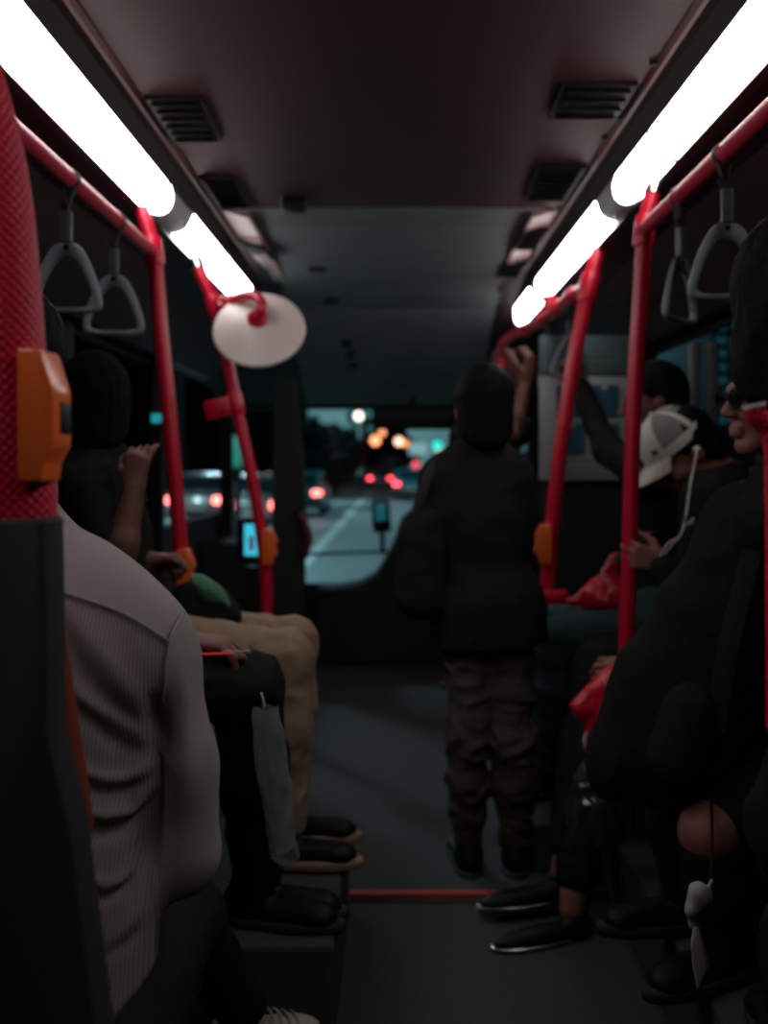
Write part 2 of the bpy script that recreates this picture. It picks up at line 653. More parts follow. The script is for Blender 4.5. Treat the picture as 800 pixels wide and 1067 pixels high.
# lamp back boxes roof
mb = MB().box((LO_ - 0.01, Y0, ZI + 0.08), (LI + 0.03, 6.0, ZI + 0.14)).box((RI - 0.03, Y0, ZI + 0.08), (RO + 0.01, 6.0, ZI + 0.14))
struct(mb.build('trim_8', M['cove'], smooth=False), 'roof over the lamp channels', 'trim')

# grey front ceiling: flat plate, then sloping down to the windscreen header
mb = MB()
prof = [(3.55, ZC - 0.004), (4.95, ZC - 0.03), (5.35, ZC - 0.08), (5.36, ZC - 0.084), (6.25, 1.78), (6.58, 1.655), (6.6, 1.80), (6.6, ZC + 0.2), (3.55, ZC + 0.05)]
mb.prism(prof, -0.60, 0.56, axis='x')
struct(mb.build('ceiling_front', M['front_ceil'], smooth=False), 'grey front ceiling panel sloping to the windscreen', 'ceiling')
mb = MB()
prof = [(4.4, ZC - 0.0), (5.3, ZC - 0.06), (6.58, 1.655), (6.6, ZC + 0.2), (4.4, ZC + 0.2)]
mb.prism(prof, XL, -0.58, axis='x').prism(prof, 0.54, XR, axis='x')
struct(mb.build('ceiling_front_sides', M['cove'], smooth=False), 'dark sides of the front ceiling', 'ceiling')
# holes and round speakers in the front ceiling
for i, (px, py, Y, r) in enumerate(((330, 280, 4.55, 0.045), (345, 310, 5.2, 0.042), (361, 346, 5.72, 0.03), (365, 357, 5.86, 0.028), (369, 368, 6.0, 0.024))):
    c = P(px, py, Y)
    zz = np.interp(c[1], [3.55, 4.95, 5.35, 5.36, 6.25, 6.58], [ZC - 0.004, ZC - 0.03, ZC - 0.08, ZC - 0.10, 1.78, 1.655])
    nrmv = nrm(V(0, -0.36, -1)) if c[1] > 5.3 else V(0, 0, -1)
    c[0] = (px - VX) / F * Y
    c[2] = zz
    mb = MB().lathe([(r, -0.01), (r, 0.006), (r * 0.9, 0.010), (r * 0.5, 0.008), (0.001, 0.008)], c, nrmv, 24)
    tag(mb.build('ceiling_downlight', M['black_plastic']),
        ['round black ceiling fitting nearest the left lamp', 'round black ceiling fitting just before the front ceiling edge', 'first of three small black fittings on sloping front ceiling',
         'middle of three small black fittings on sloping front ceiling', 'last of three small black fittings on sloping front ceiling'][i], 'ceiling fitting', 'round black ceiling fittings')

# walls: lower panel, header, pillars, windows
def side(i, x, s, pill):
    nm = 'wall_left' if i == 0 else 'wall_right'
    mb = MB()
    mb.box((min(x, x - s * 0.06), Y0, -0.3), (max(x, x - s * 0.06), YF, 0.92))
    mb.box((min(x, x - s * 0.06), Y0, 1.78), (max(x, x - s * 0.06), YF, 2.3))
    for y in pill:
        mb.box((min(x + s * 0.02, x - s * 0.06), y - 0.045, 0.9), (max(x + s * 0.02, x - s * 0.06), y + 0.045, 1.8), 0.012)
    struct(mb.build(nm, M['wall'], smooth=False))
    for k in range(len(pill) - 1):
        a, b = pill[k] + 0.045, pill[k + 1] - 0.045
        w = MB()
        xx0, xx1 = sorted((x - s * 0.045, x - s * 0.015))
        for (y0, y1, z0, z1) in ((a, b, 0.92, 0.95), (a, b, 1.75, 1.78), (a, a + 0.03, 0.95, 1.75), (b - 0.03, b, 0.95, 1.75)):
            w.box((xx0, y0, z0), (xx1, y1, z1))
        wo = struct(w.build('window_%d' % (1 + k + i * 5), M['black_plastic'], smooth=False))
        g = MB().box((x - s * 0.033, a + 0.02, 0.94), (x - s * 0.027, b - 0.02, 1.76)).build('window_glass', M['tint_glass'], wo, smooth=False)


side(0, XL, 1, [-2.5, -1.0, 0.5, 2.0, 3.5, 4.9])
side(1, XR, -1, [-2.5, -1.0, 0.5, 1.95, 3.0, 4.5])

# windscreen wall
mb = MB()
wx0, wx1, wz0, wz1 = -1.15, 0.95, 0.40, 1.66
mb.prism([(XL, -0.3), (XR, -0.3), (XR, wz0 + 0.03), (0.3, wz0 + 0.02), (-0.35, wz0), (-0.7, wz0 + 0.01), (XL, wz0 + 0.1)], YF, YF + 0.08)
mb.box((XL, YF, wz1), (XR, YF + 0.08, 2.4))
mb.box((XL, YF, 0.3), (wx0, YF + 0.08, 1.7)).box((wx1, YF, 0.3), (XR, YF + 0.08, 1.7))
struct(mb.build('wall_front', M['wall'], smooth=False))
w = MB()
for (x0, x1, z0, z1) in ((wx0, wx1, wz0, wz0 + 0.03), (wx0, wx1, wz1 - 0.03, wz1), (wx0, wx0 + 0.03, wz0, wz1), (wx1 - 0.03, wx1, wz0, wz1)):
    w.box((x0, YF + 0.005, z0), (x1, YF + 0.06, z1))
wo = struct(w.build('window_11', M['black_plastic'], smooth=False), 'bus windscreen looking out on the road', 'windscreen')
MB().box((wx0 + 0.01, YF + 0.028, wz0 + 0.01), (wx1 - 0.01, YF + 0.034, wz1 - 0.01)).build('window_glass', M['glass'], wo, smooth=False)

# door post on the left of the windscreen
mb = MB().prism([(-0.72, 0), (-0.555, 0), (-0.525, 0.5), (-0.52, 1.0), (-0.535, 1.3), (-0.57, 1.75), (-0.70, 1.75)], 5.55, 5.68, bev=0.01)
struct(mb.build('door_1', M['seat_black'], smooth=False), 'black front door post beside the windscreen', 'door post')
# low dashboard wall left
mb = MB().prism([(XL, 0), (-0.6, 0), (-0.6, 0.62), (-0.66, 0.75), (XL, 0.78)], 5.9, 6.3, bev=0.02)
struct(mb.build('trim_9', M['seat_black'], smooth=False), 'black door stairwell panel on the left', 'panel')

# ------------------------------------------------------------------ ceiling lamps
def lamp(side_, y0, y1, cap, label, line=None):
    xi, xo, s = ((LI, LO_, 1) if side_ == 'l' else (RI, RO, -1))
    t = thing('ceiling_light', label, 'ceiling light', ((xi + xo) / 2, (y0 + y1) / 2, ZI), 'long ceiling lights along both sides of the bus')
    # curved section from outer edge (low) to inner edge (high), bulging down into the cabin
    def sect(k, bulge=0.03):
        u = k / 8
        x = xo + (xi - xo) * u
        z = ZO + (ZI - ZO) * u
        b = math.sin(math.pi * u) * bulge
        nx, nz = nrm(V(ZI - ZO, -(abs(xi - xo))))[0] * s, nrm(V(ZI - ZO, -(abs(xi - xo))))[1]
        return x + nx * b * 0.6, z + nz * b

    def strip(ya, yb, rnd):
        vs, fs = [], []
        ys = np.concatenate([np.linspace(ya, yb - 0.10, 10), yb - 0.10 + 0.10 * np.sin(np.linspace(0, 1, 9)[1:] * math.pi / 2)]) if rnd else np.linspace(ya, yb, 12)
        n = len(ys)
        for i, y in enumerate(ys):
            for k in range(9):
                yy = y
                if rnd and y > yb - 0.10:
                    u = abs(k / 8 - 0.5) * 2
                    yy = min(y, yb - 0.10 + 0.10 * math.sqrt(max(0, 1 - u ** 2.4)))
                x, z = sect(k)
                vs.append((x, yy, z))
        for i in range(n - 1):
            for k in range(8):
                f = (i * 9 + k, i * 9 + k + 1, (i + 1) * 9 + k + 1, (i + 1) * 9 + k)
                fs.append(f if s > 0 else f[::-1])
        b0 = len(vs)                                     # flat lid behind, so the diffuser is a closed body
        for i in range(n):
            for k in (0, 8):
                v_ = vs[i * 9 + k]
                vs.append((v_[0], v_[1], v_[2] + 0.012))
        for i in range(n - 1):
            fs.append((b0 + 2 * i, b0 + 2 * i + 2, b0 + 2 * i + 3, b0 + 2 * i + 1))
        return vs, fs
    vs, fs = strip(y0, y1, True)
    link_mesh('diffuser', vs, fs, M['lamp'], t)
    if cap:
        c0 = len(vs)
        vs, fs = strip(y1 - 0.17, y1 + cap, False)
        vs = [(v[0], v[1], v[2] + 0.008) for v in vs]
        link_mesh('end_cap', vs, fs, M['lamp_cap'], t)
    if line:
        pts = [V(*(sect(k)[0], line + 0.0, sect(k)[1] - 0.001)) for k in range(9)]
        MB().tube(pts, 0.0055, 8).build('joint_seal', M['black_plastic'], t)
    return t


lamp('l', 0.0, 0.72, 0.1, 'long ceiling light on the left side running out above the viewer')
lamp('l', 0.85, 3.10, 0.27, 'long lit ceiling light nearest on the left above the hanging straps', 2.98)
lamp('l', 3.40, 4.80, 0.06, 'second lit ceiling light on the left ending above the round mirror')
lamp('r', 0.0, 0.62, 0.1, 'long ceiling light on the right side running out above the viewer')
lamp('r', 0.75, 2.98, 0.22, 'long lit ceiling light nearest on the right above the hanging straps', 2.52)
lamp('r', 3.22, 4.60, 0.15, 'second lit ceiling light on the right above the slanted red pole')
lamp('r', 4.80, 5.72, 0.06, 'short third lit ceiling light on the right nearest the windscreen')

# ------------------------------------------------------------------ black vents in the ceiling beside the lamps
def vent(x0, x1, y0, y1, z, label):
    t = thing('ceiling_vent', label, 'ceiling vent', ((x0 + x1) / 2, (y0 + y1) / 2, z), 'black ceiling vents beside the lamps')
    MB().box((x0, y0, z - 0.012), (x1, y1, z + 0.004), 0.004).build('vent_frame', M['black_plastic'], t)
    mb = MB()
    n = max(3, int((y1 - y0) / 0.05))
    for k in range(n):
        y = y0 + (k + 0.5) * (y1 - y0) / n
        mb.obox(((x0 + x1) / 2, y, z - 0.014), (1, 0, 0), nrm((0, 1, 0.6)), nrm((0, -0.6, 1)), (x1 - x0) / 2 - 0.012, 0.014, 0.002)
    mb.build('slats', M['black_plastic'], t, smooth=False)


vent(-0.645, -0.50, 2.47, 2.80, ZC, 'black ceiling vent beside the nearest left lamp')
vent(-0.645, -0.52, 3.16, 3.52, ZC, 'black ceiling vent at the joint between the two left lamps')
vent(0.42, 0.605, 2.38, 2.62, ZC, 'black ceiling vent beside the nearest right lamp')
vent(0.46, 0.61, 3.04, 3.42, ZC, 'black ceiling vent at the joint between the nearest and second right lamps')
vent(0.50, 0.615, 3.80, 4.12, ZC - 0.016, 'black ceiling vent beside the second right lamp')
vent(0.50, 0.615, 4.42, 4.72, ZC - 0.018, 'black ceiling vent beside the short third right lamp')
t = thing('ceiling_bracket', 'black hooked bracket on the ceiling before the round mirror', 'bracket', (-0.61, 4.15, ZC))
MB().tube(catmull([V(-0.655, 4.0, ZC - 0.012), V(-0.60, 4.02, ZC - 0.03), V(-0.56, 4.05, ZC - 0.036), V(-0.545, 4.25, ZC - 0.036)], 6), 0.016, 10, squash=(0.6, 1)).build('hook_bar', M['black_plastic'], t)
MB().box((-0.64, 4.08, ZC - 0.026), (-0.575, 4.24, ZC), 0.005).build('base_plate', M['black_plastic'], t)
t = thing('ceiling_bracket', 'small dark block hanging from ceiling ahead of the left vents', 'bracket', P(302, 205, 3.45))
c = V(-0.37, 3.46, ZC)
MB().box(c + V(-0.03, -0.04, -0.035), c + V(0.05, 0.04, 0.0), 0.006).build('block', M['black_plastic'], t)
MB().box(c + V(-0.04, -0.045, -0.03), c + V(-0.032, -0.035, 0.0)).build('metal_edge', M['chrome'], t)

# small screws on the right lip
for k, y in enumerate((2.26, 2.62, 2.78, 3.55, 3.85)):
    MB().lathe([(0.001, -0.006), (0.010, -0.006), (0.012, 0.0), (0.012, 0.012)], (0.612, y, ZC - 0.004), (0, 0, 1), 12).build('catch', M['black_plastic'])
    tag(bpy.data.objects[[o.name for o in bpy.data.objects if o.name.startswith('catch')][-1]],
        ['black ceiling catch nearest the viewer on the right lip', 'black ceiling catch just past the nearest right vent', 'second black ceiling catch past the nearest right vent',
         'black ceiling catch just past the right lamp joint vent', 'black ceiling catch beside the third right vent'][k], 'catch', 'ceiling catches on the right')

# ------------------------------------------------------------------ red poles and rails
def bellbox(px0, py0, hpx, Y, parent_label, flip=False, wscale=1.0, extra=''):
    poly = [(0, 0), (35, 0), (38, 4), (54, 38), (56, 46), (56, 96), (54, 103), (41, 120), (38, 139), (1, 139)]
    k = hpx / 139 / F * Y
    kx = k * wscale * (-1 if flip else 1)
    o = P(px0, py0, Y)
    pts = [(o[0] + a * kx, o[2] - b * k) for a, b in poly]
    d = 139 * k * 0.42
    Y = Y + d * 0.5
    t = thing('stop_bell_box', parent_label, 'bell box', (o[0] + 28 * kx, Y, o[2] - 139 * k), 'orange stop bell boxes on the red poles')
    MB().prism(pts, Y - d * 0.5, Y + d * 0.5, bev=139 * k * 0.02, seg=3).build('housing', M['orange'], t)
    x0, x1 = sorted((o[0] + 50 * kx, o[0] + 58.5 * kx))
    MB().box((x0, Y - d * 0.12, o[2] - 88 * k), (x1, Y + d * 0.42, o[2] - 54 * k), 139 * k * 0.01).build('push_button', M['black_plastic'], t)
    return t


def clamp(mb, c, axis, r, L):
    axis = nrm(axis)
    mb.tube([c - axis * L / 2, c - axis * L * 0.42, c + axis * L * 0.42, c + axis * L / 2], [r * 0.9, r, r, r * 0.9], 18)


# near left padded pole
t = thing('padded_grab_pole', 'thick red dimpled pole at the left edge with the large orange bell box', 'grab pole', P(23, 540, 0.95))
path = catmull([P(-120, -40, 0.95), P(-66, 10, 0.95), P(-37, 70, 0.95), P(-14, 150, 0.95), P(-2, 220, 0.95), P(6, 300, 0.95), P(13, 400, 0.95), P(20, 480, 0.95), P(24, 545, 0.95)], 8)
MB().tube(path, 0.0335, 28).build('padded_sleeve', M['red_dimple'], t)
MB().tube([P(24, 538, 0.95), P(26, 640, 0.95)], 0.028, 20).build('pole_foot', M['red'], t)
bellbox(17, 363, 139, 0.905, 'large orange stop bell box on the thick red pole at the left edge', wscale=0.68)

# left rail, its pole and clamp
LXR, LZR = -0.752, 1.91
t = thing('handrail', 'red ribbed overhead handrail on the left with two hanging straps', 'handrail', (LXR, 1.8, LZR), 'red overhead handrails')
MB().tube([V(LXR, y, LZR) for y in np.linspace(0.2, 2.62, 6)], 0.0215, 20).build('ribbed_sleeve', M['red_rib'], t)
MB().tube([V(LXR, 2.60, LZR), V(LXR, 2.98, LZR)], 0.020, 20).build('bare_tube', M['red'], t)
pl = catmull([P(143, 206, 2.99), P(147, 219, 2.99), P(160, 262, 2.99), P(168, 350, 2.99), P(177, 440, 2.99), P(187, 560, 2.99), P(193, 660, 2.99), P(203, 780, 2.99), P(212, 835, 2.99)], 6)
t = thing('grab_pole', 'red leaning pole on the left where the ribbed handrail ends', 'grab pole', pl[-1], 'red grab poles along the aisle')
MB().tube(pl, 0.0235, 20).build('pole_tube', M['red'], t)
m_ = MB()
clamp(m_, P(160, 262, 2.99), pl[14] - pl[10], 0.030, 0.09)
m_.build('clamp', M['red'], t)
MB().tube([P(142, 204, 2.99), P(146, 216, 2.99)], 0.027, 16).build('top_socket', M['chrome'], t)
bellbox(183.5, 573, 49, 2.93, 'orange stop bell box on the left pole with the raised hand beside it', wscale=0.86)

# front left pole with mirror arm and bracket
pl2 = catmull([P(205, 272, 3.7), P(209, 284, 3.7), P(228, 330, 3.7), P(240, 390, 3.7), P(252, 450, 3.7), P(263, 500, 3.7), P(271, 550, 3.7), P(277, 600, 3.7), P(278, 650, 3.7), P(279, 822, 3.7)], 6)
t = thing('grab_pole', 'red pole on the left carrying the round mirror and a red plate', 'grab pole', pl2[-1], 'red grab poles along the aisle')
MB().tube(pl2, 0.0225, 20).build('pole_tube', M['red'], t)
m_ = MB()
clamp(m_, P(225, 321, 3.7), pl2[14] - pl2[10], 0.032, 0.10)
m_.obox(P(235, 316, 3.66), nrm((1, -0.2, 0.25)), (0, 1, 0), nrm((-0.25, 0, 1)), 0.045, 0.024, 0.026, 0.008)
cl = m_.build('clamp', M['red'], t)
for q in ((229, 317, 3.632), (244, 312, 3.63)):
    MB().ball(P(*q), 0.007, 10).build('bolt', M['chrome'], cl)
MB().tube([P(203, 268, 3.7), P(207, 279, 3.7)], 0.026, 16).build('top_socket', M['chrome'], t)
m_ = MB()
clamp(m_, P(246, 421, 3.7), pl2[20] - pl2[16], 0.029, 0.09)
m_.build('plate_clamp', M['red'], t)
pb = MB().obox(P(230, 425, 3.69), nrm((1, 0, 0.22)), (0, 1, 0), nrm((-0.22, 0, 1)), 0.062, 0.008, 0.036, 0.004).build('bracket_plate', M['red'], t)
for q in ((232, 421, 3.681), (232, 429, 3.681)):
    MB().ball(P(*q), 0.005, 10).build('bolt', M['black_plastic'], pb)
bellbox(272.5, 552, 37, 3.64, 'orange stop bell box on the left pole below the round mirror')

t = thing('convex_mirror', 'round cream backed mirror on a curved red arm near left lamp', 'mirror', P(270, 342, 3.55))
ax_ = nrm(V(0.03, -0.86, 0.50))
mc = P(270, 343, 3.55)
MB().lathe([(0.001, 0.062), (0.03, 0.060), (0.07, 0.047), (0.12, 0.026), (0.157, 0.008), (0.168, 0.004), (0.171, -0.004), (0.168, -0.012), (0.15, -0.014)], mc, ax_, 56).build('shell', M['cream'], t)
MB().lathe([(0.163, -0.012), (0.12, -0.035), (0.06, -0.05), (0.001, -0.055)], mc, ax_, 48).build('mirror_face', M['mirror'], t)
fl = mc + ax_ * 0.062
MB().lathe([(0.001, 0.0), (0.038, -0.004), (0.038, 0.008), (0.028, 0.02), (0.02, 0.03)], fl, ax_, 28).build('flange', M['red'], t)
arm = catmull([P(240, 314, 3.62), P(252, 309, 3.56), P(264, 308, 3.50), P(272.5, 315, 3.46), P(272.5, 326, 3.455), fl + ax_ * 0.012], 8)
MB().tube(arm, 0.019, 18).build('arm', M['red'], t)

# right rail and its pole
RXR = 0.700
t = thing('handrail', 'red ribbed overhead handrail on the right with two hanging straps', 'handrail', (RXR, 1.6, LZR), 'red overhead handrails')
MB().tube([V(RXR, y, LZR) for y in np.linspace(0.2, 2.40, 6)], 0.0215, 20).build('ribbed_sleeve', M['red_rib'], t)
MB().tube([V(RXR, 2.38, LZR), V(RXR, 2.70, LZR)], 0.020, 20).build('bare_tube', M['red'], t)
pr = catmull([P(681, 195, 2.72), P(679, 205, 2.72), P(672, 240, 2.72), P(666, 330, 2.72), P(660, 430, 2.72), P(657, 530, 2.72), P(655, 600, 2.72), P(652, 680, 2.72), P(649, 868, 2.72)], 6)
t = thing('grab_pole', 'red pole on the right beside the person in the white cap', 'grab pole', pr[-1], 'red grab poles along the aisle')
MB().tube(pr, 0.0225, 20).build('pole_tube', M['red'], t)
m_ = MB()
clamp(m_, P(671.5, 241, 2.72), pr[14] - pr[10], 0.030, 0.09)
m_.build('clamp', M['red'], t)
MB().tube([P(683, 193, 2.72), P(680, 202, 2.72)], 0.026, 16).build('top_socket', M['chrome'], t)

# front right pole, curved rail
pf = catmull([P(627, 250, 3.55), P(624, 262, 3.55), P(613, 300, 3.55), P(597, 380, 3.55), P(585, 460, 3.55), P(576, 540, 3.55), P(571, 600, 3.55), P(569, 650, 3.55), P(568, 836, 3.55)], 6)
t = thing('grab_pole', 'slanted red pole on the right with an orange bell box low down', 'grab pole', pf[-1], 'red grab poles along the aisle')
MB().tube(pf, 0.0275, 20).build('pole_tube', M['red'], t)
m_ = MB()
clamp(m_, P(613, 300, 3.55), pf[14] - pf[10], 0.036, 0.11)
m_.build('clamp', M['red'], t)
MB().tube([P(628, 247, 3.55), P(625, 258, 3.55)], 0.03, 16).build('top_socket', M['chrome'], t)
m_ = MB()
m_.obox(P(577, 623, 3.5), nrm((1, 0, 0.05)), (0, 1, 0), (0, 0, 1), 0.05, 0.03, 0.025, 0.01)
clamp(m_, P(570, 622, 3.55), (0, 0, 1), 0.034, 0.06)
m_.build('lower_bracket', M['red'], t)
bellbox(575, 547, 41, 3.48, 'orange stop bell box on the slanted right pole', flip=True)

t = thing('handrail', 'red curved handrail on the right bending down toward the windscreen', 'handrail', P(560, 340, 4.3), 'red overhead handrails')
rl = catmull([P(611, 299, 3.56), P(600, 306, 3.8), P(585, 318, 4.1), P(570, 330, 4.4), P(553, 341, 4.7), P(536, 348, 4.9), P(525, 356, 5.05), P(521, 368, 5.1), P(521, 382, 5.1), P(524, 410, 5.1)], 8)
MB().tube(rl, 0.024, 18).build('rail_tube', M['red'], t)
for i in (10, 18, 26, 34):
    m_ = MB()
    clamp(m_, rl[i], rl[i + 1] - rl[i - 1], 0.033, 0.08)
    m_.build('collar', M['red'], t)
MB().tube([P(574, 326, 4.3), P(573, 308, 4.3)], 0.03, 16).build('hanger', M['red'], t)

# near right padded pole (only a strip of it shows at the right edge)
t = thing('padded_grab_pole', 'red dimpled pole showing as a strip at the right edge', 'grab pole', P(809, 700, 1.02))
MB().tube(catmull([P(786, 425, 1.02), P(789, 434, 1.02), P(799, 443, 1.02), P(806, 460, 1.02), P(808.5, 520, 1.02), P(809, 620, 1.02), P(810, 760, 1.02)], 8), 0.0115, 20).build('padded_sleeve', M['red_dimple'], t)
MB().tube([P(785.0, 420.5, 1.02), P(785.8, 424.5, 1.02)], 0.0125, 18).build('white_collar', M['lamp_cap'], t)

# ------------------------------------------------------------------ hanging straps
def strap(x, y, label, rot=0.0, sway=0.0, parent_group='grey hanging straps on the handrails'):
    top = V(x, y, LZR)
    t = thing('hanging_strap', label, 'hanging strap', top, parent_group)
    cr, sr = math.cos(rot), math.sin(rot)
    ex, ey = V(cr, sr, 0), V(-sr, cr, 0)

    def L(a, b, c):
        return top + ex * a + ey * b + V(0, 0, c)
    # webbing: loop over the rail, both tails meeting in the clasp
    loop = [L(sway * 1, 0, -0.078)] + [top + ex * 0.0235 * math.cos(a) + V(0, 0, 0.0235 * math.sin(a)) for a in np.linspace(math.radians(-55), math.radians(235), 18)] + [L(sway, 0.004, -0.078)]
    m_ = MB()
    lp = catmull(loop, 3)
    vs, fs = [], []
    for i, p in enumerate(lp):
        tg = nrm(lp[min(i + 1, len(lp) - 1)] - lp[max(i - 1, 0)])
        nn = nrm(np.cross(tg, ey))
        for (a_, b_) in ((1, 1), (1, -1), (-1, -1), (-1, 1)):
            vs.append(p + ey * 0.0085 * a_ + nn * 0.0013 * b_)
    for i in range(len(lp) - 1):
        for k in range(4):
            k2 = (k + 1) % 4
            fs.append((i * 4 + k, i * 4 + k2, (i + 1) * 4 + k2, (i + 1) * 4 + k))
    m_.add(vs, fs)
    m_.tube(catmull([L(sway - 0.004, 0.0, -0.08), L(sway - 0.010, 0.0, -0.064), L(sway - 0.016, 0, -0.052)], 4), 0.006, 8, squash=(0.4, 1.2))
    m_.build('webbing', M['webbing'], t)
    m_ = MB().obox(L(sway, 0, -0.110), ex, ey, (0, 0, 1), 0.0125, 0.009, 0.036, 0.003)
    cl = m_.build('clasp', M['grey_plastic'], t)
    for zz in (-0.085, -0.128):
        MB().ball(L(sway - 0.004, -0.0085, zz), 0.0022, 8).build('rivet', M['black_plastic'], cl)
    out = [(0, 0), (0.021, -0.004), (0.039, -0.020), (0.060, -0.060), (0.075, -0.105), (0.082, -0.140), (0.075, -0.160), (0.04, -0.166), (0, -0.166)]
    inn = [(0, -0.038), (0.011, -0.040), (0.023, -0.049), (0.041, -0.078), (0.055, -0.112), (0.061, -0.135), (0.056, -0.1475), (0.03, -0.1515), (0, -0.1515)]
    dep = [0.008, 0.008, 0.008, 0.0085, 0.0095, 0.0095, 0.008, 0.0075, 0.0075]

    def full(c):
        return c + [(-a, b) for a, b in c[-2:0:-1]]
    O, I = catmull([V(a, b, d) for (a, b), d in zip(full(out) + [out[0]], dep + dep[-2:0:-1] + [dep[0]])], 6)[:-1], catmull([V(a, b, 0) for a, b in full(inn) + [inn[0]]], 6)[:-1]
    n, sg = len(O), 12
    vs, fs = [], []
    for i in range(n):
        o2, i2 = O[i][:2], I[i][:2]
        c2, w2 = (o2 + i2) / 2, (o2 - i2) / 2
        for k in range(sg):
            a = 2 * math.pi * k / sg
            ca, sa = math.cos(a), math.sin(a)
            q = c2 + w2 * np.sign(ca) * abs(ca) ** 0.7
            vs.append(L(q[0] + sway, O[i][2] * np.sign(sa) * abs(sa) ** 0.7, q[1] - 0.145))
    for i in range(n):
        j = (i + 1) % n
        for k in range(sg):
            k2 = (k + 1) % sg
            fs.append((i * sg + k, i * sg + k2, j * sg + k2, j * sg + k))
    h = link_mesh('handle', vs, fs, M['grey_plastic'], t)
    MB().lathe([(0.001, 0), (0.0062, 0), (0.0062, 0.018), (0.001, 0.018)], L(sway, -0.009, -0.159), ey, 16).build('pin', M['black_plastic'], h)
    return t


strap(LXR, 2.22, 'grey triangular hanging strap nearest on the left handrail', 0.05, -0.006)
strap(LXR, 2.60, 'grey triangular hanging strap second along the left handrail', 0.12, -0.008)
strap(RXR, 2.04, 'grey triangular hanging strap nearest on the right handrail', -0.08, 0.006)
strap(RXR, 2.37, 'grey hanging strap turned edgeways on the right handrail', 0.8, 0.012)
strap(P(594, 308, 3.92)[0], 3.92, 'grey hanging strap behind slanted right pole gripped by a raised hand', 0.1)
strap(P(575, 325, 4.45)[0] - 0.02, 4.45, 'dark hanging strap farthest forward on the curved right handrail', 0.9)

# ------------------------------------------------------------------ seats
def seat_inward(x_back, y, s, label, z0=0.2, zb=0.2):
    """single seat against a side wall; s=+1 faces +x"""
    t = thing('bus_seat', label, 'seat', (x_back + s * 0.22, y, z0), 'dark seats along the sides')
    w = 0.215
    MB().box((min(x_back + s * 0.04, x_back + s * 0.42), y - 0.17, zb), (max(x_back + s * 0.04, x_back + s * 0.42), y + 0.17, z0 + 0.34), 0.02).build('base', M['seat_black'], t)
    MB().box((min(x_back + s * 0.02, x_back + s * 0.47), y - w, z0 + 0.34), (max(x_back + s * 0.02, x_back + s * 0.47), y + w, z0 + 0.43), 0.03, 3).build('cushion', M['seat_black'], t)
    MB().obox((x_back + s * 0.045, y, z0 + 0.72), nrm((1, 0, -0.08 * s)), (0, 1, 0), nrm((0.08 * s * -1, 0, 1)), 0.03, w, 0.32, 0.025, 3).build('backrest', M['seat_black'], t)
    return t


def seat_forward(x, y, z0, label):
    t = thing('bus_seat', label, 'seat', (x, y, z0))
    k = 0.92 / F

    def q(px, py):
        return ((px - 411) * k, EYE - (py - 484) * k)
    dx = x + 0.385
    black = [q(-40, 541), q(52, 540), q(55, 543), q(57, 640), q(57.5, 760), q(80, 850), q(108, 1067), q(120, 1180), q(-40, 1180)]
    MB().prism([(a + dx, b) for a, b in black], 0.90, 0.955, bev=0.006).build('back_shell', M['seat_black'], t)
    brown = [q(-40, 690), q(-5, 660), q(40, 655), q(50, 720), q(70, 850), q(76, 900), q(-60, 930), q(-48, 800)]
    MB().prism([(a + dx, b) for a, b in brown], 0.957, 1.0, bev=0.012, seg=3).build('cushion_back', M['seat_brown'], t)
    MB().box((x - 0.21, 0.98, z0 + 0.27), (x + 0.21, 1.42, z0 + 0.37), 0.03, 3).build('cushion', M['seat_brown'], t)
    MB().box((x - 0.15, 1.0, z0), (x + 0.15, 1.35, z0 + 0.28), 0.02).build('base', M['seat_black'], t)
    return t


seat_forward(-0.385, 1.1, -0.02, 'black backed seat with brown padding at the lower left edge')
seat_forward(0.742, 1.1, -0.02, 'dark seat with a thin brown padded edge at the lower right')
seat_inward(XL + 0.06, 1.95, 1, 'dark inward facing seat on the left under the tablet holder', z0=0.31)
seat_inward(XL + 0.10, 2.50, 1, 'dark inward facing seat on the left under the person in khaki trousers', z0=0.27)
seat_inward(XR - 0.06, 2.85, -1, 'dark inward facing seat under the person in the white cap')
seat_inward(XR - 0.06, 3.34, -1, 'dark inward facing seat under the person in jeans')
seat_inward(XR - 0.06, 2.12, -1, 'dark inward facing seat under the person with glasses', z0=0.08)

# ------------------------------------------------------------------ fittings at the front
t = thing('notice_board', 'pale notice board with grey teal header behind the right poles', 'notice board', P(620, 500, 4.22))
a, b = P(562, 392, 4.24), P(668, 500, 4.24)
M['board'] = mat('pale_board', (0.34, 0.37, 0.37), 0.6, vary=0.1)
M['board_top'] = mat('grey_teal_header', (0.10, 0.15, 0.155), 0.7, vary=0.3, vscale=40)
M['blue_paper'] = mat('blue_paper', (0.02, 0.085, 0.14), 0.5, vary=0.1)
M['pale_print'] = mat('pale_print', (0.35, 0.42, 0.40), 0.6)
MB().box((a[0], 4.23, b[2]), (b[0], 4.26, a[2]), 0.004).build('board', M['board'], t)
a2, b2 = P(562, 350, 4.24), P(668, 390, 4.24)
hd = MB().box((a2[0], 4.225, b2[2]), (b2[0], 4.26, a2[2]), 0.006).build('header', M['board_top'], t)
m_ = MB()
random.seed(3)
for row, (yy, hh) in enumerate(((368, 2.2), (376, 2.8))):
    xx = 612
    while xx < 652:
        wq = random.choice((1.5, 2.2, 3))
        q0, q1 = P(xx, yy + hh, 4.222), P(xx + wq, yy, 4.222)
        m_.box((q0[0], 4.221, q0[2]), (q1[0], 4.226, q1[2]))
        xx += wq + 1.2
m_.build('header_lettering', mat('green_print', (0.12, 0.2, 0.15), 0.6), hd, smooth=False)
MB().box((a[0] + 0.02, 4.262, 0.2), (b[0], 4.33, 1.80), 0.01).build('backing_panel', M['wall'], t)
m_ = MB()
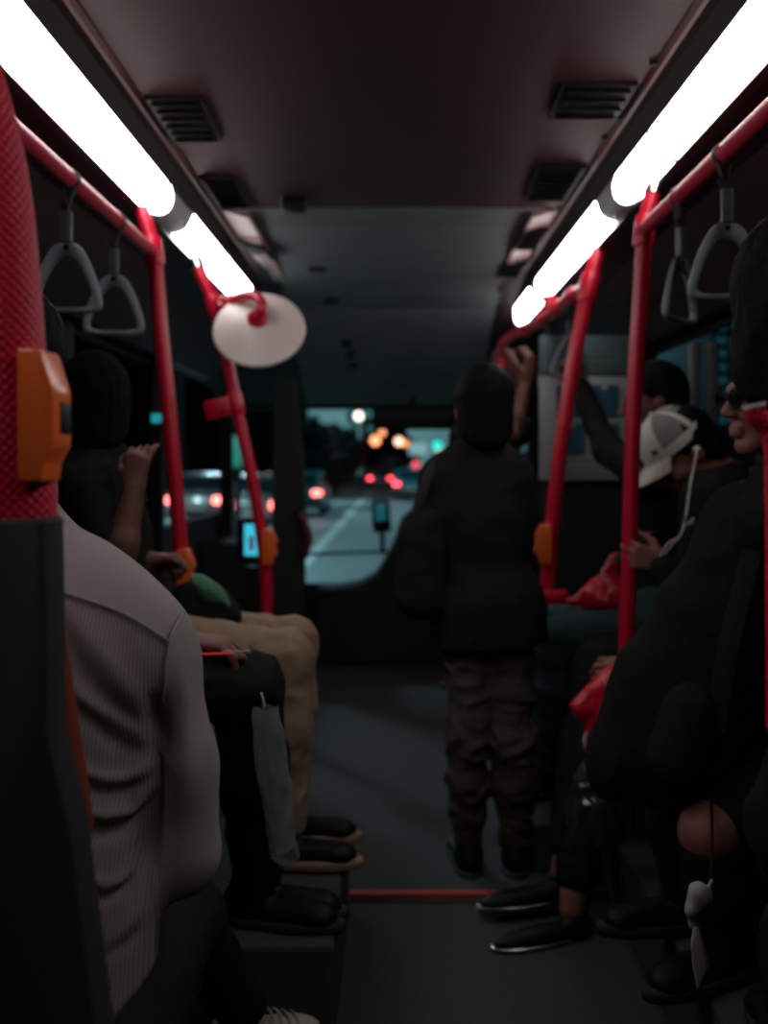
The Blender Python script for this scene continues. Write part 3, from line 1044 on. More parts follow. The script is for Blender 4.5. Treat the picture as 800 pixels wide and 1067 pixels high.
for yy in (480, 487, 493):
    q0, q1 = P(572, yy + 2, 4.225), P(660, yy, 4.225)
    m_.box((q0[0], 4.226, q0[2]), (q1[0], 4.231, q1[2]))
m_.build('lower_strip', M['board_top'], t, smooth=False)
for i, (x0, x1, y0, y1) in enumerate(((615, 644, 401, 434), (615, 645, 441, 473), (580, 609, 402, 435), (580, 609, 441, 473))):
    p0, p1 = P(x0, y1, 4.22), P(x1, y0, 4.22)
    ob = thing('notice', ['upper dark blue notice with a small crest nearest the right pole', 'lower dark blue notice with a small crest nearest the right pole',
                          'upper dark blue notice behind the slanted pole', 'lower dark blue notice behind the slanted pole'][i], 'notice', (p0[0], 4.223, p0[2]), 'blue notices on the board')
    MB().box((p0[0], 4.218, p0[2]), (p1[0], 4.227, p1[2]), 0.001).build('sheet', M['blue_paper'], ob, smooth=False)
    cx_, cz_ = (p0[0] + p1[0]) / 2, p1[2]
    MB().lathe([(0.001, -0.004), (0.013, -0.004), (0.015, 0.0), (0.015, 0.003)], (cx_, 4.217, cz_ - 0.012), (0, 1, 0), 12).build('crest', M['pale_print'], ob)
    m_ = MB()
    for r in range(6):
        zz = p1[2] - 0.045 - r * 0.018
        m_.box((p0[0] + 0.02, 4.2165, zz), (p1[0] - 0.02 - 0.02 * (r % 2), 4.2185, zz + 0.005))
    m_.build('printed_lines', mat('blue_print', (0.03, 0.12, 0.16), 0.5), ob, smooth=False)
# grey window pillars behind the cap wearer
for i, px in enumerate((723, 742)):
    p0 = P(px, 480, 3.55)
    MB().box((p0[0] - 0.018, 3.52, 0.9), (p0[0] + 0.018, 3.58, 1.7), 0.008).build('trim_%d' % (10 + i), mat('grey_pillar', (0.07, 0.075, 0.075), 0.7, vary=0.2))
    struct(bpy.data.objects['trim_%d' % (10 + i)], 'dark grey vertical window post on the right', 'window post')

# ticket reader with a lit cyan screen at the left
M['cyan_screen'] = mat('cyan_screen', (0.02, 0.05, 0.06), 0.3, emit=(0.05, 0.62, 0.85), estr=0.85)
t = thing('card_reader', 'black card reader with lit cyan screen beside the left pole', 'card reader', P(262, 590, 4.6))
p0 = P(263, 562, 4.6)
MB().obox(p0, nrm((1, 0.0, 0)), (0, 1, 0), (0, 0, 1), 0.075, 0.03, 0.105, 0.015).build('casing', M['black_plastic'], t)
s_ = MB().box(p0 + V(-0.034, -0.033, -0.075), p0 + V(0.048, -0.028, 0.075), 0.002).build('screen', M['cyan_screen'], t)
MB().box(p0 + V(-0.012, -0.0345, -0.05), p0 + V(0.012, -0.032, 0.02)).build('screen_mark', M['cap_white'], s_)
MB().tube([P(263, 590, 4.62), P(263, 760, 4.62)], 0.03, 14).build('stand', M['black_plastic'], t)

# small lit teal display high on the left
t = thing('door_indicator', 'small lit teal indicator beside the left leaning pole', 'indicator', P(163, 436, 4.3))
p0 = P(163.5, 436, 4.3)
MB().box(p0 + V(-0.03, -0.01, -0.03), p0 + V(0.03, 0.03, 0.03), 0.005).build('casing', M['black_plastic'], t)
MB().box(p0 + V(-0.022, -0.013, -0.020), p0 + V(0.022, -0.009, 0.020)).build('lit_panel', mat('teal_light', (0, 0.03, 0.03), 0.4, emit=(0.01, 0.27, 0.3), estr=1.0), t)
MB().box(p0 + V(-0.02, 0.0, -1.4), p0 + V(0.02, 0.03, 0)).build('post', M['black_plastic'], t)

# wiper bar and console mirror in the lower windscreen
t = thing('windscreen_bar', 'thin black bar across the lower windscreen', 'bar', P(365, 576, 6.5))
MB().tube([P(318, 577.5, 6.5), P(412, 574.5, 6.5)], 0.011, 10).build('rod', M['black_plastic'], t)
MB().tube([P(318, 577.5, 6.5), P(306, 584, 6.52), P(300, 615, 6.61)], 0.013, 10).build('joint_arm', M['black_plastic'], t)
t = thing('wing_mirror', 'black mirror on a short stalk above the windscreen bar', 'mirror', P(398, 575, 6.5))
p0 = P(397, 538, 6.47)
MB().obox(p0, nrm((1, 0, 0.08)), (0, 1, 0), nrm((-0.08, 0, 1)), 0.062, 0.03, 0.108, 0.02, 3).build('housing', M['black_plastic'], t)
MB().obox(p0 + V(-0.004, -0.031, 0.03), nrm((1, 0, 0.08)), (0, 1, 0), nrm((-0.08, 0, 1)), 0.038, 0.002, 0.058, 0.001).build('mirror_glass', mat('teal_reflection', (0.01, 0.09, 0.11), 0.2, emit=(0.01, 0.14, 0.19), estr=0.5), t)  # reflection in the glass painted as a faint teal glow
MB().tube([P(398, 553, 6.48), P(399, 577, 6.5)], 0.018, 10).build('stalk', M['black_plastic'], t)
# sun visor / rear view mirror at the top of the windscreen
t = thing('rear_view_mirror', 'black rectangular rear view mirror at the top of the windscreen', 'mirror', P(430, 432, 6.4))
MB().obox(P(430, 436, 6.4), (1, 0, 0), (0, 1, 0), (0, 0, 1), 0.27, 0.03, 0.075, 0.02, 3).build('housing', M['black_plastic'], t)
MB().tube([P(430, 428, 6.4), P(430, 410, 6.5)], 0.015, 10).build('stalk', M['black_plastic'], t)
t = thing('driver_console', 'dark rounded dashboard corner right of the lower windscreen', 'dashboard', P(470, 640, 6.1))
MB().prism([(x, z) for x, z in [tuple(P(px, py, 6.1)[[0, 2]]) for px, py in ((330, 690), (330, 612), (352, 610), (375, 606), (392, 596), (403, 578), (412, 560), (418, 540), (440, 520), (520, 515), (590, 515), (590, 690))]], 5.95, 6.25, bev=0.012).build('dashboard_shell', M['seat_black'], t)
t = thing('door_grab_bar', 'dark red curved bar on the left edge of the windscreen', 'grab bar', P(316, 578, 5.6))
MB().tube(catmull([P(312, 535, 5.5), P(317, 545, 5.5), P(321, 560, 5.5), P(318, 577, 5.5)], 6), 0.024, 12).build('curved_bar', mat('dark_red_paint', (0.10, 0.004, 0.008), 0.5), t)
MB().ball(P(312, 533, 5.52), 0.02, 10).ball(P(318, 579, 5.52), 0.02, 10).build('mounts', M['black_plastic'], t)

# ------------------------------------------------------------------ the street outside
ZR = -0.42
M['road'] = mat('wet_asphalt', (0.16, 0.21, 0.22), 0.55, 0.4, vary=0.15, vscale=2)
M['line'] = mat('road_line_paint', (0.42, 0.55, 0.55), 0.6)
M['pave'] = mat('pavement', (0.10, 0.12, 0.12), 0.9)
struct(MB().box((-30, 7, ZR - 0.1), (30, 160, ZR)).build('road', M['road'], smooth=False), 'teal lit road ahead of the bus', 'road')
m_ = MB().box((-1.62, 7, ZR), (-1.42, 120, ZR + 0.006))
struct(m_.build('road_line', M['line'], smooth=False), 'pale lane line running up the road', 'road marking')
struct(MB().box((-14, 7, ZR), (-7.2, 160, ZR + 0.14)).build('pavement', M['pave'], smooth=False), 'dark pavement on the left', 'pavement')
M['tail'] = mat('tail_light', (0.3, 0.01, 0.01), 0.3, emit=(1.0, 0.05, 0.085), estr=8.0)
M['tail_pink'] = mat('pale_tail_light', (0.3, 0.05, 0.05), 0.3, emit=(1.0, 0.16, 0.14), estr=7.0)
M['car_teal'] = mat('dark_teal_paint', (0.01, 0.11, 0.13), 0.3, 0.5, coat=0.5)
M['car_grey'] = mat('grey_paint', (0.10, 0.12, 0.125), 0.3, 0.5, coat=0.5)
M['car_glass'] = mat('dark_car_glass', (0.01, 0.02, 0.022), 0.1, 0.6)
M['rubber'] = mat('tyre_rubber', (0.012, 0.012, 0.012), 0.8)
M['plate'] = mat('number_plate', (0.35, 0.36, 0.33), 0.6)


def car(x, y, label, paint, tail='tail', w=1.75, h=1.45, van=False):
    t = thing('car', label, 'car', (x, y, ZR), 'cars on the road ahead')
    z = ZR
    L = 4.3
    if van:
        side_ = [(0, 0.3), (0.0, h * 0.92), (0.12, h), (L * 0.72, h), (L * 0.86, h * 0.6), (L, h * 0.52), (L, 0.3)]
    else:
        side_ = [(0, 0.32), (-0.02, 0.62), (0.06, 0.92), (0.5, 0.98), (L * 0.68, 0.96), (L * 0.97, 0.78), (L, 0.5), (L - 0.05, 0.3)]
    MB().prism([(y + a, z + b) for a, b in side_], x - w / 2, x + w / 2, axis='x', bev=0.06, seg=2).build('body', M[paint], t)
    if not van:
        cab = [(y + 0.35, z + 0.95), (y + 0.75, z + h - 0.03), (y + 0.95, z + h), (y + 2.2, z + h), (y + 3.0, z + 0.95)]
        c = MB().prism(cab, x - w * 0.43, x + w * 0.43, axis='x', bev=0.05).build('cabin', M[paint], t)
        m_ = MB().obox((x, y + 0.52, z + 1.19), (1, 0, 0), nrm((0, 0.4, 0.48)), nrm((0, -0.48, 0.4)), w * 0.36, 0.21, 0.02, 0.01)
        m_.box((x - w * 0.435, y + 0.9, z + 1.0), (x + w * 0.435, y + 2.4, z + 1.33), 0.01)
        m_.build('window', M['car_glass'], c)
    else:
        MB().box((x - w * 0.4, y - 0.02, z + h * 0.55), (x + w * 0.4, y + 0.02, z + h * 0.85), 0.01).build('window', M['car_glass'], t)
    for sx in (-1, 1):
        MB().obox((x + sx * w * 0.39, y - 0.02, z + 0.78), (1, 0, 0), (0, 1, 0), (0, 0, 1), 0.15, 0.05, 0.085, 0.02).build('tail_light', M[tail], t)
        for yy in (0.8, L - 0.8):
            MB().lathe([(0.001, -0.1), (0.24, -0.1), (0.31, -0.07), (0.31, 0.07), (0.24, 0.1), (0.001, 0.1)], (x + sx * (w / 2 - 0.1), y + yy, z + 0.31), (1, 0, 0), 20).build('wheel', M['rubber'], t)
    MB().box((x - 0.26, y - 0.045, z + 0.52), (x + 0.26, y - 0.02, z + 0.64), 0.005).build('number_plate', M['plate'], t)
    MB().box((x - w * 0.48, y - 0.08, z + 0.34), (x + w * 0.48, y + 0.05, z + 0.5), 0.03).build('bumper', M['rubber'], t)
    return t


car(P(428, 505, 44)[0], 44, 'dark car with bright red tail lights ahead on the right of the road', 'car_teal', 'tail', 1.7)
car(P(396, 502, 62)[0], 62, 'small grey car with red tail lights ahead near the road centre', 'car_grey', 'tail', 1.7)
car(P(338, 504, 30)[0] - 0.9, 30, 'teal car with pink tail lights on the left lane', 'car_teal', 'tail_pink', 1.7)
car(P(344, 502, 52)[0] - 0.6, 52, 'car farther back on the left lane with pink tail lights', 'car_grey', 'tail_pink', 1.7)
car(P(264, 515, 21)[0], 21, 'grey car seen beside the left pole with an orange and a red tail light', 'car_grey', 'tail_pink', 1.3)
car(P(322, 490, 90)[0], 90, 'small distant car with red tail lights below the dark tree', 'car_grey', 'tail', 2.2)
car(P(409, 488, 95)[0], 95, 'pale distant van ahead above the red tail lights', 'car_grey', 'tail', 2.4, 2.6, van=True)
car(P(204, 520, 24)[0], 24, 'dark car seen through the left window between the two poles', 'car_grey', 'tail_pink', 1.5)

# tree, buildings, signs, street lamps, signals
M['foliage'] = mat('dark_foliage', (0.008, 0.014, 0.013), 0.9, 0.05)
M['bark'] = mat('bark', (0.02, 0.016, 0.014), 0.9)


def tree(x, y, z, r, n, label, seed):
    rs = np.random.RandomState(seed)
    t = thing('tree', label, 'tree', (x, y, ZR))
    MB().tube(catmull([V(x, y, ZR), V(x + 0.2, y, z * 0.4), V(x - 0.1, y, z * 0.8)], 5), [0.35 - 0.02 * i for i in range(11)], 10).build('trunk', M['bark'], t)
    m_ = MB()
    for _ in range(n):
        d = nrm(rs.randn(3)) * rs.rand() ** 0.4
        c = V(x, y, z) + d * V(*r)
        u, w_ = nrm(rs.randn(3)), nrm(rs.randn(3))
        w_ = nrm(np.cross(u, w_))
        s_ = 0.16 + 0.18 * rs.rand()
        m_.add([c - u * s_, c + w_ * s_ * 0.5, c + u * s_, c - w_ * s_ * 0.5 + np.cross(u, w_) * 0.03], [(0, 1, 2), (0, 2, 3)])
    m_.build('foliage', M['foliage'], t, smooth=False)


tree(P(343, 470, 46)[0], 46, 1.65, (1.6, 1.6, 1.45), 5200, 'dark leafy tree left of the road ahead', 4)
tree(P(318, 470, 38)[0], 38, 1.85, (1.0, 1.2, 1.25), 2600, 'smaller dark tree at the left edge of the windscreen view', 9)
tree(P(404, 480, 110)[0], 110, 2.6, (3.6, 3, 2.6), 4000, 'far dark tree behind the traffic in the road centre', 12)

M['tower'] = mat('teal_concrete', (0.2, 0.3, 0.31), 0.8, vary=0.2, vscale=0.3)
M['tower_dark'] = mat('dark_concrete', (0.035, 0.05, 0.052), 0.8, vary=0.2, vscale=0.3)
M['lit_win'] = mat('lit_window', (0.05, 0.1, 0.1), 0.4, emit=(0.12, 0.4, 0.42), estr=0.55)
M['lit_teal'] = mat('lit_teal_window', (0.02, 0.06, 0.06), 0.4, emit=(0.02, 0.22, 0.26), estr=0.8)


def building(x0, x1, y, h, label, m, win, nx, nz, d=10, axis='y', fill=0.5, seed=1, z0=3.0):
    rs = np.random.RandomState(seed)
    t = thing('building', label, 'building', ((x0 + x1) / 2, y, ZR))
    wl = MB().box((x0, y, ZR), (x1, y + d, h), 0.05)
    wl.build('walls', M[m], t, smooth=False)
    MB().box((x0 - 0.2, y - 0.2, h), (x1 + 0.2, y + d, h + 0.5)).build('roof', M['tower_dark'], t, smooth=False)
    cnt = 0
    for i in range(nx):
        for k in range(nz):
            if rs.rand() > fill or cnt >= 90:
                continue
            cnt += 1
            xw = (x1 - x0) / nx
            zh = (h - z0) / nz
            a = x0 + (i + 0.2) * xw
            c = z0 + (k + 0.25) * zh
            MB().box((a, y - 0.06, c), (a + xw * 0.6, y + 0.02, c + zh * 0.5)).build('window', M[win], t, smooth=False)


building(-5.9, -4.95, 120, 22, 'slim teal tower high at the left of the windscreen', 'tower', 'lit_win', 2, 9, fill=0.85)
building(-4.5, -3.1, 135, 18, 'narrow pale building beside the rear view mirror', 'tower', 'lit_win', 2, 7, seed=5)
building(-3.2, 2.0, 150, 8.0, 'dark low building behind the traffic lights', 'tower_dark', 'lit_win', 8, 4, seed=3, fill=0.25)
building(9.5, 30, 150, 12.5, 'dark teal building on the right behind the lit sign', 'tower_dark', 'lit_win', 9, 5, seed=8, fill=0.3)
building(-62, -26, 90, 14, 'dark building far left seen through the side windows', 'tower_dark', 'lit_win', 9, 5, seed=11, fill=0.06)
building(-24, -10.8, 110, 15, 'dark building left of the dark leafy tree beyond the left lane', 'tower_dark', 'lit_win', 6, 5, seed=21, fill=0.0)  # added to darken the sky glow on this side
# apartment block seen through the right side window
p0, p1 = P(741, 400, 24), P(790, 340, 24)
building(p0[0], p1[0] + 3, 24, 7.5, 'dark block with a grid of lit teal windows through the right window', 'tower_dark', 'lit_teal', 9, 16, d=6, fill=1.0, seed=2, z0=2.2)

# glowing lamps and signals out on the road
LIGHTS = [(373.5, 433.5, 60, 0.28, (1.0, 0.9, 0.75), 3.5, 'street_lamp', 'white street lamp high on the left of the rear view mirror'),
          (391, 459, 70, 0.36, (1.0, 0.30, 0.13), 3.5, 'street_lamp', 'larger orange street lamp below the rear view mirror'),
          (398, 451, 85, 0.30, (1.0, 0.32, 0.14), 2.6, 'street_lamp', 'smaller orange street lamp just above the larger orange one'),
          (415.5, 460, 75, 0.34, (1.0, 0.55, 0.40), 3.2, 'street_lamp', 'peach street lamp left of the lit cyan sign'),
          (422.5, 462.5, 90, 0.28, (1.0, 0.22, 0.03), 3.0, 'street_lamp', 'small orange street lamp touching the peach one'),
          (351, 487, 70, 0.32, (1.0, 0.45, 0.42), 1.6, 'street_lamp', 'dim pink lamp under the dark tree'),
          (434, 484, 80, 0.32, (1.0, 0.06, 0.12), 2.5, 'traffic_light', 'red signal light right of the traffic'),
          (455.5, 464, 60, 0.30, (0.03, 0.75, 0.7), 1.6, 'traffic_light', 'green signal light at the right edge of the windscreen view'),
          (457, 468.5, 66, 0.22, (0.75, 0.85, 0.1), 1.3, 'traffic_light', 'small yellow light just below the green signal'),
          (369, 489, 84, 0.30, (0.8, 0.2, 0.2), 0.9, 'traffic_light', 'dim red light beside the green light over the road'),
          (362, 488, 75, 0.36, (0.02, 0.3, 0.2), 0.7, 'traffic_light', 'dim green light under the tree edge'),
          (280, 496, 45, 0.16, (0.9, 0.15, 0.12), 0.9, 'traffic_light', 'dim red light right of the left pole')]
for px, py, Y, r, colr, st, nm, lb in LIGHTS:
    c = P(px, py, Y)
    t = thing(nm, lb, 'street lamp' if nm == 'street_lamp' else 'traffic light', (c[0], Y, ZR))
    MB().ball(c, r, 14).build('bulb', mat('glow', (0.1, 0.1, 0.1), 0.4, emit=colr, estr=st), t)
    MB().tube([V(c[0] + r * 0.6, Y + 0.2, ZR), V(c[0] + r * 0.6, Y + 0.2, c[2] + r)], 0.05, 8).build('post', M['rubber'], t)
    MB().box(c + V(-r, -0.02, r * 0.7), c + V(r, 0.4, r * 1.3), 0.03).build('hood', M['rubber'], t)


def sign(px0, py0, px1, py1, Y, colr, st, label, cat):
    a, b = P(px0, py1, Y), P(px1, py0, Y)
    t = thing('road_sign', label, cat, ((a[0] + b[0]) / 2, Y, ZR))
    MB().box((a[0], Y, a[2]), (b[0], Y + 0.12, b[2]), 0.03).build('panel', mat('sign_face', colr, 0.5, emit=colr, estr=st), t)
    MB().box((a[0] - 0.05, Y + 0.05, a[2] - 0.05), (b[0] + 0.05, Y + 0.2, b[2] + 0.05)).build('rim', M['rubber'], t)
    MB().tube([V((a[0] + b[0]) / 2, Y + 0.3, ZR), V((a[0] + b[0]) / 2, Y + 0.3, b[2])], 0.08, 8).build('post', M['rubber'], t)


sign(426, 461, 445, 474, 70, (0.45, 0.72, 0.78), 0.55, 'lit white and cyan sign right of the street lamps', 'sign')
sign(399, 485, 422, 497, 105, (0.32, 0.36, 0.36), 0.35, 'pale grey panel above the red tail lights', 'sign')
sign(237, 455, 252, 487, 19, (0.03, 0.2, 0.15), 0.55, 'green lit sign beside the red pole on the left', 'sign')

# ------------------------------------------------------------------ people
def head_prims(fl, c, fwd, up, s=1.0, k=0.02, ears=True):
    f = nrm(fwd)
    u = nrm(np.asarray(up, float) - f * np.dot(up, f))
    r = np.cross(f, u)
    fr = (r, f, u)

    def L(a, b, d):
        return c + s * (r * a + f * b + u * d)
    fl.ell(L(0, -0.012, 0.03), np.array((0.076, 0.097, 0.09)) * s, fr, k)
    fl.ell(L(0, 0.026, -0.04), np.array((0.060, 0.066, 0.078)) * s, fr, k)
    fl.cone(L(-0.012, 0.068, -0.103), L(0.012, 0.068, -0.103), 0.021 * s, 0.021 * s, k)
    fl.cone(L(-0.03, 0.082, 0.022), L(0.03, 0.082, 0.022), 0.013 * s, 0.013 * s, 0.015)
    for q in (-1, 1):
        fl.ell(L(q * 0.034, 0.098, 0.0), np.array((0.017, 0.014, 0.011)) * s, fr, 0.012, 'sub')
        fl.ell(L(q * 0.033, 0.082, 0.0), np.array((0.014, 0.011, 0.010)) * s, fr, 0.004)
        fl.ell(L(q * 0.042, 0.066, -0.03), np.array((0.024, 0.026, 0.022)) * s, fr, 0.02)
        if ears:
            fl.ell(L(q * 0.079, -0.008, -0.006), np.array((0.011, 0.02, 0.033)) * s, fr, 0.008)
    fl.cone(L(0, 0.09, 0.008), L(0, 0.114, -0.03), 0.008 * s, 0.0115 * s, 0.012)
    for q in (-1, 1):
        fl.ell(L(q * 0.012, 0.103, -0.034), np.array((0.009, 0.010, 0.008)) * s, fr, 0.006)
    fl.cone(L(-0.017, 0.092, -0.063), L(0.017, 0.092, -0.063), 0.0075 * s, 0.0075 * s, 0.006)
    fl.cone(L(-0.014, 0.091, -0.076), L(0.014, 0.091, -0.076), 0.0085 * s, 0.0085 * s, 0.006)
    return L, fr


def hair_mesh(c, fwd, up, parent, s=1.0, long_=0.0, m='hair', h=0.007, thick=0.012):
    f = nrm(fwd)
    u = nrm(np.asarray(up, float) - f * np.dot(up, f))
    r = np.cross(f, u)
    fr = (r, f, u)

    def L(a, b, d):
        return c + s * (r * a + f * b + u * d)
    fl = Field(h)
    fl.ell(L(0, -0.016, 0.036), np.array((0.079 + thick, 0.097 + thick, 0.090 + thick)) * s, fr, 0.02)
    fl.ell(L(0, -0.05, -0.03), np.array((0.07 + thick, 0.055 + thick, 0.07)) * s, fr, 0.03)
    if long_:
        fl.ell(L(0, -0.06, -0.10), np.array((0.085, 0.055, 0.04 + long_)) * s, fr, 0.04)
    fl.cut(L(0, 0.085, 0.055), nrm(f * 0.9 - u * 0.25), 0.02)
    fl.cut(L(0, 0.022, 0.01), nrm(f * 0.75 - u * 0.66), 0.02)
    return build_field(fl, 'hair', M[m], parent, (0.004, 55, (1, 1, 0.35)))


def hand_prims(fl, w, d, n, thumb, curl=0.4, s=1.0, spread=0.012, curls=None):
    """w wrist, d direction of the hand, n palm normal (fingers curl that way), thumb = side the thumb leaves"""
    d = nrm(d)
    n = nrm(np.asarray(n, float) - d * np.dot(n, d))
    c = np.cross(d, n)
    if np.dot(c, thumb) < 0:
        c = -c                                   # c points to the thumb side
    offs = (0.030, 0.010, -0.010, -0.028)
    lens = ((0.042, 0.025, 0.020), (0.046, 0.029, 0.021), (0.043, 0.027, 0.020), (0.034, 0.020, 0.018))
    kn = (0.088, 0.092, 0.087, 0.079)
    for i in range(4):
        b = w + s * (d * kn[i] + c * offs[i])
        fl.cone(w + s * (d * 0.012 + c * offs[i] * 0.55), b, 0.0145 * s, 0.0115 * s, 0.014)
        cu = curls[i] if curls is not None else curl
        a = 0.15 + cu * 0.9
        p = b
        fan = c * (offs[i] / 0.03) * spread / 0.05
        for j, ln in enumerate(lens[i]):
            dirv = nrm(d * math.cos(a) + n * math.sin(a) + fan * math.cos(a))
            q = p + dirv * ln * s
            fl.cone(p, q, (0.0098 - 0.0012 * j) * s, (0.0088 - 0.0014 * j) * s, 0.005)
            p = q
            a += cu * (1.45 if j == 0 else 1.0)
    t0 = w + s * (d * 0.022 + c * 0.022 + n * 0.006)
    t1 = t0 + s * nrm(d * 0.62 + c * 0.72 + n * 0.35) * 0.042
    t2 = t1 + s * nrm(d * 0.85 + c * 0.35 + n * (0.3 + 0.7 * curl)) * 0.032
    t3 = t2 + s * nrm(d * 0.85 - c * 0.05 + n * (0.35 + 0.9 * curl)) * 0.024
    fl.cone(t0, t1, 0.0155 * s, 0.0115 * s, 0.012)
    fl.cone(t1, t2, 0.0112 * s, 0.0098 * s, 0.005)
    fl.cone(t2, t3, 0.0098 * s, 0.0082 * s, 0.005)


def shoe(name, ankle, toe_dir, parent, m='dark_leather', sole='seat_black', s=1.0, laces=False):
    f = nrm(toe_dir)
    u = V(0, 0, 1)
    f = nrm(f - u * np.dot(f, u)) if abs(f[2]) < 0.5 else f
    r = np.cross(f, u)
    fr = (r, f, u)
    base = np.asarray(ankle, float) - u * 0.075 * s

    def L(a, b, c):
        return base + s * (r * a + f * b + u * c)
    fl = Field(0.006)
    fl.ell(L(0, -0.03, 0.03), np.array((0.034, 0.048, 0.04)) * s, fr, 0.02)
    fl.ell(L(0, 0.055, 0.012), np.array((0.041, 0.115, 0.036)) * s, fr, 0.03)
    fl.ell(L(0, 0.14, 0.006), np.array((0.038, 0.045, 0.026)) * s, fr, 0.03)
    fl.cone(L(0, -0.015, 0.05), L(0, -0.02, 0.10), 0.042 * s, 0.040 * s, 0.03)
    fl.cut(L(0, 0, -0.002), -u)
    fl.cut(L(0, 0, 0.088), u)
    o = build_field(fl, 'shoe', M[m], parent)
    so = Field(0.006)
    so.ell(L(0, -0.025, -0.008), np.array((0.041, 0.06, 0.06)) * s, fr, 0.02)
    so.ell(L(0, 0.08, -0.008), np.array((0.048, 0.125, 0.06)) * s, fr, 0.03)
    so.cut(L(0, 0, 0.006), u)
    so.cut(L(0, 0, -0.022), -u)
    build_field(so, 'sole', M[sole], o)
    if laces:
        m_ = MB()
        for k in range(5):
            b_ = 0.035 + k * 0.02
            zz = 0.072 - k * 0.006
            m_.tube(catmull([L(-0.028, b_ - 0.004, zz - 0.016), L(-0.012, b_, zz), L(0.012, b_ + 0.008, zz), L(0.028, b_ + 0.012, zz - 0.016)], 4), 0.0035 * s, 8)
        m_.tube(catmull([L(0.0, 0.03, 0.078), L(-0.03, 0.02, 0.088), L(-0.045, 0.03, 0.055)], 5), 0.003 * s, 8)
        m_.tube(catmull([L(0.0, 0.03, 0.078), L(0.03, 0.025, 0.09), L(0.05, 0.045, 0.05)], 5), 0.003 * s, 8)
        m_.build('laces', M['grey_cloth'], o)
    return o


